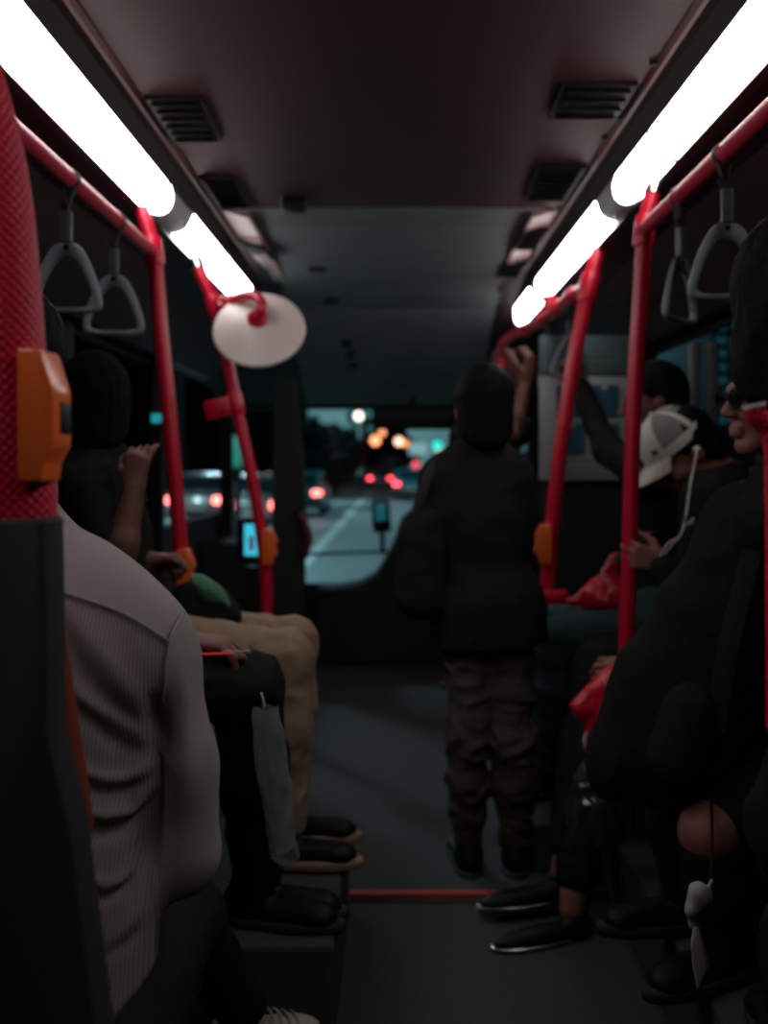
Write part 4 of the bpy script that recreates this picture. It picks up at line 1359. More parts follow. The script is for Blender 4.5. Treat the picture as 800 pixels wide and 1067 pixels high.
def person(name, label, J, top='black_cloth', bottom='black_cloth', skin='skin', sleeve='long', hair=True, hair_long=0.0, hands=(), shoes='dark_leather',
           sole='seat_black', build=1.0, h=0.009, hands_h=None, wr=0.006, shoes_on=True, shoe_dirs=None, legs=True, neck=True, head=True, bare_shins=False, group=None, legw=1.0, coat=0.0, pant_wr=None, socks=None, cuff=0.05):
    J = {k_: np.asarray(v_, float) for k_, v_ in J.items()}
    pel, nk, sL, sR = J['pelvis'], J['neck'], J['sL'], J['sR']
    S = nrm(sR - sL)
    S3 = S
    sp = nrm(nk - pel)
    dp = nrm(np.cross(S, sp))
    chest = J.get('chest', pel + (nk - pel) * 0.68)
    waist = J.get('waist', pel + (nk - pel) * 0.34)
    g = build
    if 'hL' not in J:
        Sp = J.get('hipS', S)
        J['hL'], J['hR'] = pel - nrm(Sp) * 0.095, pel + nrm(Sp) * 0.095
    t = thing(name, label, 'person', (pel[0], pel[1], min(pel[2], J.get('aL', pel)[2], J.get('aR', pel)[2])), group)
    fr = (S3, dp, sp)

    def torso(fl, q, k=0.06):
        fl.ell(pel, np.array((0.155, 0.115, 0.13)) * g + q, fr, k)
        fl.ell(waist, np.array((0.135, 0.10, 0.16)) * g + q, fr, k)
        fl.ell(chest, np.array((0.165, 0.115, 0.17)) * g + q, fr, k)
        fl.cone(sL, sR, 0.055 * g + q, 0.055 * g + q, k)
        mid = (sL + sR) / 2
        fl.cone(mid + (nk - mid) * 0.3 - S * 0.07, nk, 0.06 * g + q, 0.055 * g + q, k)
        fl.cone(mid + (nk - mid) * 0.3 + S * 0.07, nk, 0.06 * g + q, 0.055 * g + q, k)

    b = Field(hands_h or h)
    torso(b, -0.012)
    if head:
        c, hf, hu = J['head'], J['hf'], J.get('hu', V(0, 0, 1))
        u_ = nrm(hu - nrm(hf) * np.dot(hu, nrm(hf)))
        b.cone(nk, c - u_ * 0.07 - nrm(hf) * 0.015, 0.056 * g, 0.052 * g, 0.03)
        head_prims(b, c, hf, hu)
    for s_ in 'LR':
        if 'e' + s_ in J:
            b.cone(J['s' + s_], J['e' + s_], 0.045 * g, 0.037 * g, 0.03)
            b.cone(J['e' + s_], J['e' + s_] + (J['w' + s_] - J['e' + s_]) * 0.35, 0.037 * g, 0.039 * g, 0.02)
            b.cone(J['e' + s_] + (J['w' + s_] - J['e' + s_]) * 0.35, J['w' + s_], 0.039 * g, 0.026 * g, 0.02)
        if legs and 'k' + s_ in J:
            b.cone(J['h' + s_], J['k' + s_], 0.075 * g * legw, 0.052 * g * legw, 0.04)
            kk, aa = J['k' + s_], J['a' + s_]
            b.cone(kk, kk + (aa - kk) * 0.35, 0.052 * g * legw, 0.055 * g * legw, 0.03)
            b.cone(kk + (aa - kk) * 0.35, aa, 0.055 * g * legw, 0.036 * g * legw, 0.03)
    for hd in hands:
        hand_prims(b, **hd)
    body = build_field(b, 'body', M[skin], t)
    if hair and head:
        hair_mesh(J['head'], J['hf'], J.get('hu', V(0, 0, 1)), t, long_=hair_long)
    # top
    tp = Field(h)
    torso(tp, 0.010)
    if head:
        tp.cut(nk + sp * 0.035, sp * 0.9 + nrm(J['head'] - nk) * 0.3)
    if coat:
        tp.cone(pel, pel - sp * coat, 0.14 * g, 0.15 * g, 0.06)
        tp.cone(pel - S * 0.05, pel - sp * coat - S * 0.05, 0.13 * g, 0.14 * g, 0.06)
        tp.cone(pel + S * 0.05, pel - sp * coat + S * 0.05, 0.13 * g, 0.14 * g, 0.06)
        tp.cut(pel - sp * coat, -sp)
    for s_ in 'LR':
        if 'e' + s_ in J:
            e, w_ = J['e' + s_], J['w' + s_]
            if sleeve == 'long':
                tp.cone(J['s' + s_], e, 0.064 * g, 0.052 * g, 0.04)
                tp.cone(e, w_ + (e - w_) * 0.08, 0.052 * g, 0.042 * g, 0.03)
            elif sleeve == 'half':
                tp.cone(J['s' + s_], e, 0.064 * g, 0.052 * g, 0.04)
                tp.cone(e, e + (w_ - e) * 0.30, 0.052 * g, 0.048 * g, 0.03)
            else:
                tp.cone(J['s' + s_], J['s' + s_] + (e - J['s' + s_]) * 0.62, 0.066 * g, 0.062 * g, 0.04)
    build_field(tp, 'top', M[top], t, (wr, 11, (1, 1, 1)))
    if legs:
        bt = Field(h)
        bt.ell(pel, np.array((0.168, 0.128, 0.135)) * g, fr, 0.06)
        for s_ in 'LR':
            kk, aa = J['k' + s_], J['a' + s_]
            bt.cone(J['h' + s_], kk if not bare_shins else J['h' + s_] + (kk - J['h' + s_]) * 0.80, 0.088 * g * legw, 0.066 * g * legw, 0.05)
            if not bare_shins:
                bt.cone(kk, kk + (aa - kk) * 0.4, 0.066 * g * legw, 0.068 * g * legw, 0.03)
                bt.cone(kk + (aa - kk) * 0.4, aa + (kk - aa) * cuff, 0.068 * g * legw, 0.054 * g * legw, 0.03)
        build_field(bt, 'trousers' if not bare_shins else 'shorts', M[bottom], t, pant_wr or (wr, 12, (1, 1, 1.6)))
        if socks:
            for s_ in 'LR':
                kk, aa = J['k' + s_], J['a' + s_]
                so = Field(h)
                so.cone(kk + (aa - kk) * socks, kk + (aa - kk) * 0.5, 0.066 * g * legw, 0.064 * g * legw, 0.03)
                so.cone(kk + (aa - kk) * 0.5, aa, 0.064 * g * legw, 0.05 * g * legw, 0.03)
                build_field(so, 'sock', M['black_cloth'], t)
        if shoes_on:
            for i, s_ in enumerate('LR'):
                kk, aa = J['k' + s_], J['a' + s_]
                dv = shoe_dirs[i] if shoe_dirs else nrm((kk - J['h' + s_]) * V(1, 1, 0))
                shoe('shoe', aa, dv, t, shoes, sole, laces=(shoes == 'white_shoe'))
    return t


# ---- person in khaki trousers, seated on the left, one hand raised
Yk = 2.5
person('person', 'person in khaki trousers and black top, right hand raised, seated on the left', dict(
    pelvis=P(128, 640, 2.56), neck=P(100, 478, 2.56), chest=P(103, 530, 2.56), sL=P(112, 505, 2.76), sR=P(90, 508, 2.38),
    hL=P(150, 660, 2.66), hR=P(150, 672, 2.46), kL=P(304, 668, 2.66), kR=P(298, 684, 2.45), aL=P(300, 838, 2.60), aR=P(296, 862, 2.44),
    eR=P(121, 596, 2.30), wR=P(140, 510, 2.33), eL=P(128, 612, 2.66), wL=P(152, 584, 2.52),
    head=P(98, 420, 2.56), hf=V(-0.35, 0.9, 0.0), hu=V(0, 0, 1)), bottom='khaki', hair_long=0.03, sleeve='short', skin='skin_dark', h=0.007, hands_h=0.0048,
    hands=[dict(w=P(140, 508, 2.33), d=V(0.08, 0.1, 1), n=V(0.15, 1, 0), thumb=V(-1, 0, 0), curl=0.2, s=0.86, curls=(0.95, 1.0, 0.7, 0.3)),
           dict(w=P(152, 584, 2.52), d=V(0.55, 0.8, -0.1), n=V(0.5, -0.3, -1), thumb=V(0, -1, 0.2), curl=0.9, s=0.9)],
    shoes='dark_leather', sole='sole', shoe_dirs=(V(1, -0.05, 0), V(1, -0.05, 0)), legw=1.02, pant_wr=(0.007, 14, (1.2, 1, 1.0)), build=0.95)

# black shoulder bag with a green flap, on the khaki lap
t = thing('shoulder_bag', 'black bag with a green flap on the lap of the khaki trousers', 'bag', P(215, 648, 2.6))
fl_ = Field(0.007)
fl_.ell(P(208, 634, 2.58), (0.09, 0.07, 0.075), None, 0.02)
fl_.ell(P(222, 642, 2.58), (0.075, 0.07, 0.045), None, 0.03)
build_field(fl_, 'bag_body', M['black_cloth'], t, (0.005, 14))
m_ = MB()
spine = catmull([P(200, 600, 2.50), P(211, 605, 2.49), P(222, 612, 2.49), P(232, 620, 2.50), P(240, 631, 2.51)], 6)
n_ = len(spine)
vs, fs = [], []
for i, p in enumerate(spine):
    wd = 0.034 * math.sin(math.pi * (0.06 + 0.94 * i / (n_ - 1)) ** 0.85) + 0.002
    for k in range(7):
        u = k / 6 - 0.25
        vs.append(p + V(-0.45 * u * wd * 1.5, -0.012 * math.cos((u - 0.25) * 4), -u * wd * 1.5 + 0.0015 * math.sin(i * 0.4 + k)))
for i in range(n_ - 1):
    for k in range(6):
        fs.append((i * 7 + k, i * 7 + k + 1, (i + 1) * 7 + k + 1, (i + 1) * 7 + k))
fo = link_mesh('green_flap', vs, fs, M['green_cloth'], t)
md = fo.modifiers.new('thick', 'SOLIDIFY')
md.thickness = 0.006

# ---- person in black with a tablet, seated nearer on the left
person('person', 'person in black holding a tablet, seated behind the grey shirt', dict(
    pelvis=P(10, 660, 1.98), neck=P(-18, 470, 1.98), sL=P(-12, 505, 2.17), sR=P(-20, 505, 1.80),
    hL=P(25, 690, 2.08), hR=P(25, 690, 1.90), kL=P(262, 712, 2.10), kR=P(255, 716, 1.95), aL=P(272, 910, 2.20), aR=P(268, 918, 2.15),
    eR=P(80, 640, 1.85), wR=P(186, 668, 1.93), eL=P(80, 640, 2.2), wL=P(180, 668, 2.1),
    head=P(-12, 400, 1.98), hf=V(0.8, 0.3, -0.4)), h=0.009, hands_h=0.005,
    hands=[dict(w=P(190, 669, 1.93), d=V(1, 0, -0.05), n=V(0.2, 0.1, -1), thumb=V(0, 1, 0.3), curl=0.45, s=1.0)], skin='skin_dark', build=0.98, shoe_dirs=(V(1, -0.1, 0), V(1, -0.2, 0)))
t = thing('tablet', 'black tablet with a red lit edge held above the dark lap', 'tablet', P(225, 684, 1.93))
MB().obox(P(228, 682, 1.95), nrm((1, 0, 0.03)), nrm((0, 1, 0.1)), nrm((-0.03, -0.1, 1)), 0.06, 0.05, 0.005, 0.004).build('casing', M['black_plastic'], t)
MB().obox(P(224, 681, 1.889), nrm((1, 0, 0.03)), nrm((0, 1, 0.1)), nrm((-0.03, -0.1, 1)), 0.035, 0.002, 0.0015).build('red_edge', mat('red_glow_edge', (0.4, 0.02, 0.02), 0.4, emit=(0.5, 0.03, 0.04), estr=0.5), t)
MB().obox(P(246, 678.5, 1.889), nrm((1, 0, 0.03)), nrm((0, 1, 0.1)), nrm((-0.03, -0.1, 1)), 0.028, 0.002, 0.001).build('pale_edge', M['grey_cloth'], t)

# clear plastic bag hanging in front of the dark shins
t = thing('plastic_bag', 'crumpled clear plastic bag hanging beside the khaki shins', 'bag', P(290, 895, 1.86))
prof_l = [(264, 738), (263, 760), (266, 790), (271, 820), (276, 850), (280, 880), (283, 894)]
prof_r = [(290, 736), (294, 760), (299, 790), (303, 820), (306, 850), (309, 880), (311, 896)]
vs, fs = [], []
L_, R_ = catmull([V(a, b, 0) for a, b in prof_l], 5), catmull([V(a, b, 0) for a, b in prof_r], 5)
rs = np.random.RandomState(5)
ns = 28
for i, (a, b) in enumerate(zip(L_, R_)):
    c0, hw = (a + b) / 2, (b - a)[0] / 2
    for k in range(ns):
        an = 2 * math.pi * k / ns
        r_ = 1 + 0.34 * (vnoise(np.array([[k * 0.9, i * 0.35, 2.0]]))[0] - 0.5)
        p = P(c0[0] + hw * math.cos(an) * r_, c0[1] + 2 * math.sin(3 * an), 1.86)
        p[1] += 0.03 * math.sin(an) * r_ * (0.35 + 0.65 * i / len(L_))
        vs.append(p)
for i in range(len(L_) - 1):
    for k in range(ns):
        k2 = (k + 1) % ns
        fs.append((i * ns + k, i * ns + k2, (i + 1) * ns + k2, (i + 1) * ns + k))
fs.append(tuple((len(L_) - 1) * ns + k for k in range(ns)))
link_mesh('bag_film', vs, fs, M['film'], t)
m_ = MB()
m_.add([P(284, 893, 1.82), P(297, 886, 1.80), P(306, 880, 1.80), P(311, 893, 1.82), P(312, 899, 1.82), P(298, 895, 1.83)], [(0, 1, 5), (1, 2, 3, 5), (3, 4, 5)])
co = m_.build('bunched_corner', M['film'], t, smooth=False)
co.modifiers.new('thick', 'SOLIDIFY').thickness = 0.004
MB().tube(catmull([P(276, 737, 1.86), P(274, 728, 1.87), P(272, 722, 1.88)], 5), 0.0025, 8).build('bag_handle', M['film'], t)

# ---- standing person in dark cargo trousers
Ys = 2.95
person('person', 'standing person in dark cargo trousers seen from behind in the aisle', dict(
    pelvis=P(508, 632, Ys), neck=P(500, 470, Ys), sL=P(460, 499, Ys), sR=P(532, 499, Ys), waist=P(502, 580, Ys), chest=P(499, 535, Ys),
    hL=P(488, 640, Ys), hR=P(530, 640, Ys), kL=P(488, 770, Ys - 0.05), kR=P(536, 772, Ys - 0.05), aL=P(487, 876, Ys + 0.02), aR=P(537, 876, Ys + 0.02),
    eL=P(442, 570, Ys - 0.02), wL=P(470, 590, Ys + 0.24), eR=P(539, 565, Ys + 0.03), wR=P(528, 590, Ys + 0.26),
    head=P(504, 425, Ys), hf=V(0.0, 1, 0)), bottom='cargo', hair_long=0.03,
    hands=[dict(w=P(470, 590, Ys + 0.24), d=V(1, 0.3, 0.2), n=V(0.2, -1, 0), thumb=V(0, 0, 1), curl=0.6), dict(w=P(524, 590, Ys + 0.26), d=V(-1, 0.4, 0.2), n=V(0, -1, 0), thumb=V(0, 0, 1), curl=0.6)],
    coat=0.11, h=0.008, build=0.90, legw=0.95, shoe_dirs=(V(-0.1, 1, 0), V(0.1, 1, 0)), pant_wr=(0.014, 13, (1, 1, 1.7)))
t = thing('shoulder_bag', 'black bag at the left hip of the standing person', 'bag', P(425, 640, 2.9))
fl_ = Field(0.009)
fl_.cone(P(434, 560, 2.9), P(433, 620, 2.9), 0.058, 0.062, 0.03)
fl_.cone(P(446, 548, 2.9), P(446, 625, 2.9), 0.055, 0.065, 0.03)
bo = build_field(fl_, 'bag_body', M['black_cloth'], t, (0.006, 12))
MB().tube(catmull([P(432, 545, 2.88), P(440, 512, 2.87), P(452, 484, 2.90), P(468, 472, 2.97)], 6), 0.012, 8, squash=(0.4, 1.4)).build('strap', M['seat_black'], bo)

# ---- two standing people at the front gripping the curved rail
person('person', 'standing dark figure farthest forward, hand on the bend of the curved rail', dict(
    pelvis=P(508, 590, 5.45), neck=P(508, 430, 5.45), sL=P(488, 445, 5.45), sR=P(530, 440, 5.42),
    kL=P(487, 680, 5.45), kR=P(508, 680, 5.45), aL=P(487, 700, 5.45), aR=P(508, 700, 5.45),
    eL=P(482, 500, 5.4), wL=P(484, 555, 5.35), eR=P(543, 425, 5.25), wR=P(534, 386, 5.12),
    head=P(508, 405, 5.45), hf=V(0, 1, 0)), skin='skin', sleeve='half', h=0.011, hands_h=0.007, build=0.95,
    hands=[dict(w=P(534, 386, 5.12), d=V(-0.6, -0.15, 0.8), n=V(-0.4, -0.9, -0.3), thumb=V(-0.5, -0.2, 0.6), curl=0.7, s=1.15)])
person('person', 'standing dark figure with bare forearm raised beside the curved rail', dict(
    pelvis=P(512, 610, 4.5), neck=P(510, 435, 4.5), sL=P(484, 455, 4.5), sR=P(536, 450, 4.45),
    kL=P(495, 690, 4.5), kR=P(515, 690, 4.5), aL=P(495, 730, 4.5), aR=P(515, 730, 4.5),
    eL=P(476, 520, 4.5), wL=P(480, 575, 4.45), eR=P(533, 452, 4.25), wR=P(547, 399, 4.3),
    head=P(510, 412, 4.5), hf=V(0, 1, 0)), skin='skin_dark', sleeve='short', h=0.011, hands_h=0.007, build=0.95,
    top='black_cloth', hands=[dict(w=P(548, 397, 4.3), d=V(0.25, 0.0, 1), n=V(-0.6, 0.6, 0.2), thumb=V(-0.8, -0.4, 0), curl=0.75, s=1.15)])

# ---- person in teal jeans, arm raised to a strap, red bag on the lap
Yj = 3.3
person('person', 'person in teal jeans with one arm raised to a strap, seated on the right', dict(
    pelvis=P(690, 628, Yj), neck=P(694, 472, Yj), sL=P(672, 494, Yj - 0.17), sR=P(690, 494, Yj + 0.2),
    hL=P(672, 648, Yj - 0.13), hR=P(672, 640, Yj + 0.12), kL=P(580, 664, Yj - 0.13), kR=P(575, 652, Yj + 0.12), aL=P(568, 800, Yj - 0.10), aR=P(572, 780, Yj + 0.12),
    eL=P(634, 470, Yj + 0.1), wL=P(603, 400, 3.80), eR=P(672, 590, Yj + 0.2), wR=P(640, 620, Yj + 0.05),
    head=P(680, 418, Yj - 0.02), hf=V(-1, 0.1, -0.1)), bottom='jeans', h=0.009, hands_h=0.0055, skin='skin_dark',
    hands=[dict(w=P(603, 402, 3.80), d=V(-0.15, 0.35, 1), n=V(0.0, 0.9, -0.2), thumb=V(-1, 0, 0), curl=0.75, s=1.05),
           dict(w=P(640, 620, Yj + 0.05), d=V(-1, 0, -0.2), n=V(0, 0, -1), thumb=V(0, -1, 0.4), curl=0.5)], build=0.95)
t = thing('plastic_bag', 'red plastic bag with twisted handles on the teal jeans', 'bag', P(628, 634, 3.2))
fl_ = Field(0.006)
fl_.ell(P(632, 622, 3.2), (0.085, 0.08, 0.052), None, 0.03)
fl_.cone(P(630, 615, 3.2), P(636, 590, 3.2), 0.045, 0.014, 0.04)
fl_.cone(P(615, 628, 3.2), P(595, 626, 3.2), 0.030, 0.012, 0.03)
fl_.cone(P(636, 592, 3.2), P(641, 582, 3.2), 0.014, 0.018, 0.02)
fl_.cut(P(620, 635.5, 3.2), (0, 0, -1))
build_field(fl_, 'bag_body', M['red_bag'], t, (0.008, 22, (1.6, 1.6, 0.5)))
MB().tube(catmull([P(634, 588, 3.17), P(628, 594, 3.15), P(629, 603, 3.13), P(637, 611, 3.12), P(648, 615, 3.12)], 8), 0.0045, 8).build('bag_handle', mat('pink_handle', (0.55, 0.2, 0.2), 0.4), t)

# ---- person in a white cap, head bowed over a phone, earphones in
Yc = 2.9
CF, CU = nrm(V(-0.74, -0.05, -0.66)), nrm(V(-0.66, -0.05, 0.74))
capc = P(702, 459, Yc)
hc = capc - CU * 0.045
person('person', 'person in dark clothes and white cap bowed over a phone, seated on the right', dict(
    pelvis=P(748, 640, Yc), neck=P(748, 496, Yc + 0.02), chest=P(755, 550, Yc), sL=P(735, 522, Yc - 0.19), sR=P(735, 522, Yc + 0.2),
    hL=P(735, 668, Yc - 0.1), hR=P(735, 662, Yc + 0.1), kL=P(626, 692, Yc - 0.12), kR=P(622, 686, Yc + 0.1), aL=P(596, 946, 2.60), aR=P(586, 912, 2.76),
    eL=P(722, 640, Yc - 0.26), wL=P(690, 587, Yc - 0.22), eR=P(720, 625, Yc + 0.2), wR=P(692, 590, Yc + 0.0),
    head=hc, hf=CF, hu=CU), skin='skin', h=0.008, hands_h=0.0046, hair=True,
    hands=[dict(w=P(693, 587, Yc - 0.22), d=V(-1, 0.1, 0.25), n=V(0.1, 1, 0.1), thumb=V(-0.3, 0.2, 1), curl=0.6, s=0.92),
           dict(w=P(692, 590, Yc), d=V(-1, -0.1, 0.25), n=V(0, -0.6, 0.8), thumb=V(-0.2, 0.3, 1), curl=0.4)], shoes_on=False, cuff=0.13)
cap_person = [o for o in bpy.data.objects if o.get('label', '').startswith('person in dark clothes and white cap')][0]
t = thing('mobile_phone', 'dark phone held by the person in the white cap', 'phone', P(660, 572, Yc - 0.12))
MB().obox(P(660, 570, Yc - 0.13), nrm((0.75, 0, 0.6)), (0, 1, 0), nrm((-0.6, 0, 0.75)), 0.07, 0.036, 0.0045, 0.003).build('phone_body', M['black_plastic'], t)

t = thing('baseball_cap', 'white trucker cap with grey netting on the bowed head', 'cap', capc)
CR = np.cross(CF, CU)


def capp(th, ph, r=0.106):
    return capc + (CF * math.cos(th) * math.cos(ph) * r * 1.06 + CR * math.sin(th) * math.cos(ph) * r * 0.88 + CU * math.sin(ph) * r * 0.98)


def patch(mb, t0, t1, p0, p1, r0, r1, n=12, m=8):
    vs, fs = [], []
    for rr in (r1, r0):
        for i in range(n + 1):
            for j in range(m + 1):
                vs.append(capp(t0 + (t1 - t0) * i / n, p0 + (p1 - p0) * j / m, rr))
    q = (n + 1) * (m + 1)
    for i in range(n):
        for j in range(m):
            a_ = i * (m + 1) + j
            fs.append((a_, a_ + m + 1, a_ + m + 2, a_ + 1))
            fs.append((q + a_, q + a_ + 1, q + a_ + m + 2, q + a_ + m + 1))
    for i in range(n):
        for j in (0, m):
            a_ = i * (m + 1) + j
            fs.append((a_, q + a_, q + a_ + m + 1, a_ + m + 1))
    for j in range(m):
        for i in (0, n):
            a_ = i * (m + 1) + j
            fs.append((a_, a_ + 1, q + a_ + 1, q + a_))
    mb.add(vs, fs)


R_ = math.radians
m_ = MB()
patch(m_, R_(-52), R_(52), R_(-4), R_(88), 0.103, 0.107)
cr_ = m_.build('crown_front', M['cap_white'], t)
m_ = MB()
for a0, a1 in ((52, 110), (116, 176), (184, 244), (250, 308)):
    patch(m_, R_(a0), R_(a1), R_(8), R_(86), 0.101, 0.105)
m_.build('netting', M['cap_mesh'], t)
m_ = MB()
patch(m_, R_(50), R_(310), R_(-6), R_(10), 0.102, 0.1075, 30, 4)
for a0 in (113, 180, 247):
    patch(m_, R_(a0 - 5), R_(a0 + 5), R_(8), R_(86), 0.103, 0.1068, 3, 10)
for a0 in (52, 308):
    patch(m_, R_(a0 - 3), R_(a0 + 3), R_(0), R_(86), 0.103, 0.1072, 3, 10)
m_.build('sweatband_and_seams', M['cap_white'], t)
MB().ball(capp(0, R_(90), 0.108), 0.007, 12).build('button', M['cap_white'], t)
vs, fs = [], []
nb = 16
for z_ in (0.0, -0.005):
    for i in range(nb + 1):
        a_ = R_(-58 + 116 * i / nb)
        for j in range(7):
            r_ = j / 6
            base = CF * math.cos(a_) * 0.106 * 1.06 + CR * math.sin(a_) * 0.106 * 0.88
            ext = 0.078 * math.cos(a_ * 1.25) ** 0.7 if abs(a_ * 1.25) < math.pi / 2 else 0.0
            drop = -0.02 * r_ - 0.55 * (math.sin(a_) * 0.106) ** 2 * 4 * r_
            vs.append(capc + base + CF * ext * r_ + CU * (drop - 0.004 + z_))
q = (nb + 1) * 7
for i in range(nb):
    for j in range(6):
        a_ = i * 7 + j
        fs.append((a_, a_ + 7, a_ + 8, a_ + 1))
        fs.append((q + a_, q + a_ + 1, q + a_ + 8, q + a_ + 7))
for i in range(nb):
    a_ = i * 7 + 6
    fs.append((a_, a_ + 7, q + a_ + 7, q + a_))
link_mesh('brim', vs, fs, M['cap_white'], t)
em = capp(R_(-40), R_(14), 0.108)
m_ = MB()
ex_, ez_ = nrm(capp(R_(-34), R_(14)) - capp(R_(-46), R_(14))), nrm(capp(R_(-40), R_(20)) - capp(R_(-40), R_(8)))
for sg in (-1, 1):
    m_.tube([em - ex_ * 0.012 - sg * ez_ * 0.010, em, em + ex_ * 0.012 + sg * ez_ * 0.010], [0.001, 0.0035, 0.001], 8)
m_.build('black_emblem', M['black_plastic'], cr_)

t = thing('earphones', 'white earphone cord running from the ear down to the phone', 'earphones', P(726, 468, Yc - 0.1))
ear = hc + np.cross(CF, CU) * (-0.09 if np.cross(CF, CU)[1] > 0 else 0.09)
ear = P(726, 468, ear[1] - 0.004)
MB().ball(ear, (0.011, 0.011, 0.010), 12).build('earbud', M['cable'], t)
cord = catmull([ear, P(724, 480, ear[1] - 0.04), P(719, 505, 2.66), P(714, 540, 2.60), P(709, 557, 2.59), P(700, 568, 2.60), P(692, 578, 2.62)], 6)
MB().tube(cord, 0.0026, 8).build('cord', M['cable'], t)
MB().tube([P(714.5, 537, 2.60), P(712.8, 548, 2.595)], 0.0048, 8).build('cord_remote', M['grey_plastic'], t)
MB().tube(catmull([P(706, 560, 2.59), P(695, 567, 2.60), P(688, 580, 2.62)], 6), 0.002, 8).build('second_cord', M['cable'], t)
t = thing('white_tag', 'small white corner of cloth at the chest of cap wearer', 'tag', P(721, 541, 2.62))
MB().prism([tuple(P(a, b, 2.62)[[0, 2]]) for a, b in ((723, 539), (723, 547), (715, 547))], 2.615, 2.63, bev=0.001).build('tag_cloth', M['grey_cloth'], t)

# red bag hanging from a hand on the right
person_hand = P(652, 683, 2.45)
t = thing('plastic_bag', 'red plastic bag hanging at an angle below the right pole', 'bag', P(615, 790, 2.35))
front = [(590, 734), (605, 722), (622, 709), (641, 699), (655, 690), (652, 760), (634, 774), (628, 782), (622, 795), (611, 794), (613, 780), (612, 768), (603, 752)]
def bag_panel(poly, Y, dy):
    pts = [P(a, b, Y) for a, b in poly]
    return [(p[0], p[2]) for p in pts]
fl_ = Field(0.006)
for a, b, ra, rb in (((603, 735), (645, 712), 0.020, 0.045), ((610, 742), (640, 745), 0.018, 0.05), ((622, 760), (640, 750), 0.018, 0.04), ((620, 775), (615, 791), 0.016, 0.009), ((624, 762), (619, 778), 0.022, 0.016)):
    fl_.cone(P(*a, 2.35), P(*b, 2.35), ra, rb, 0.035)
fl_.cone(P(594, 735, 2.35), P(606, 737, 2.35), 0.006, 0.018, 0.02)
build_field(fl_, 'bag_body', M['red_bag'], t, (0.007, 18, (1.2, 1.5, 0.7)))
MB().tube(catmull([P(643, 702, 2.35), P(646, 694, 2.38), P(650, 688, 2.42)], 5), 0.008, 8).build('bag_handle', M['red_bag'], t)
MB().tube(catmull([P(612, 764, 2.32), P(609, 772, 2.31), P(611, 778, 2.31)], 5), 0.006, 8, squash=(1.4, 0.5)).build('white_clip', M['cap_white'], t)

# ---- person with glasses, bare knee, seated on the right
Yg = 2.12
gh = P(806, 414, Yg)
person('person', 'person with glasses and bare knee in dark shorts, seated on the right', dict(
    pelvis=P(850, 745, Yg), neck=P(828, 495, Yg), sL=P(805, 545, Yg - 0.19), sR=P(812, 540, Yg + 0.19),
    hL=P(838, 790, Yg - 0.1), hR=P(838, 780, Yg + 0.1), kL=P(738, 866, Yg - 0.22), kR=P(700, 800, Yg + 0.05), aL=P(752, 970, Yg - 0.16), aR=P(711, 922, Yg + 0.05),
    eL=P(825, 690, Yg - 0.1), wL=P(745, 700, Yg + 0.05), eR=P(810, 670, Yg + 0.24), wR=P(676, 706, Yg + 0.22),
    head=gh, hf=V(-1, -0.12, -0.05)), skin='skin', h=0.007, hands_h=0.0048, bare_shins=True,
    hands=[dict(w=P(745, 700, Yg + 0.05), d=V(-1, 0.2, 0), n=V(0, -1, 0), thumb=V(0, 0, 1), curl=0.6),
           dict(w=P(672, 706, Yg + 0.23), d=V(-0.9, 0.2, 0.25), n=V(0.1, 0.5, -0.8), thumb=V(-0.2, 0.6, 0.5), curl=0.5, s=0.9)], socks=0.17)
t = thing('glasses', 'dark framed glasses on the face at the right edge', 'glasses', gh + V(-0.1, 0, 0))
hf = nrm(V(-1, -0.12, -0.05)); hr = np.cross(hf, nrm(V(0, 0, 1)))
hu_ = np.cross(hr, hf)
m_ = MB()
for q in (-1, 1):
    cc = gh + hf * 0.107 + hr * q * 0.034
    m_.tube([cc + 0.027 * (math.cos(a) * hr + 0.72 * math.sin(a) * hu_) for a in np.linspace(0, 2 * math.pi, 22)], 0.003, 8, cap=False)
    m_.tube(catmull([cc + hr * q * 0.027 + hu_ * 0.006, gh + hf * 0.06 + hr * q * 0.075 + hu_ * 0.008, gh - hf * 0.01 + hr * q * 0.083], 5), 0.0026, 8)
m_.tube([gh + hf * 0.110 + hr * 0.008, gh + hf * 0.112, gh + hf * 0.110 - hr * 0.008], 0.0025, 8)
m_.build('frame', M['black_plastic'], t)
m_ = MB()
for q in (-1, 1):
    m_.lathe([(0.001, 0), (0.025, 0), (0.025, 0.001), (0.001, 0.001)], gh + hf * 0.106 + hr * q * 0.034, hf, 20)
m_.build('lenses', M['tint_glass'], t)

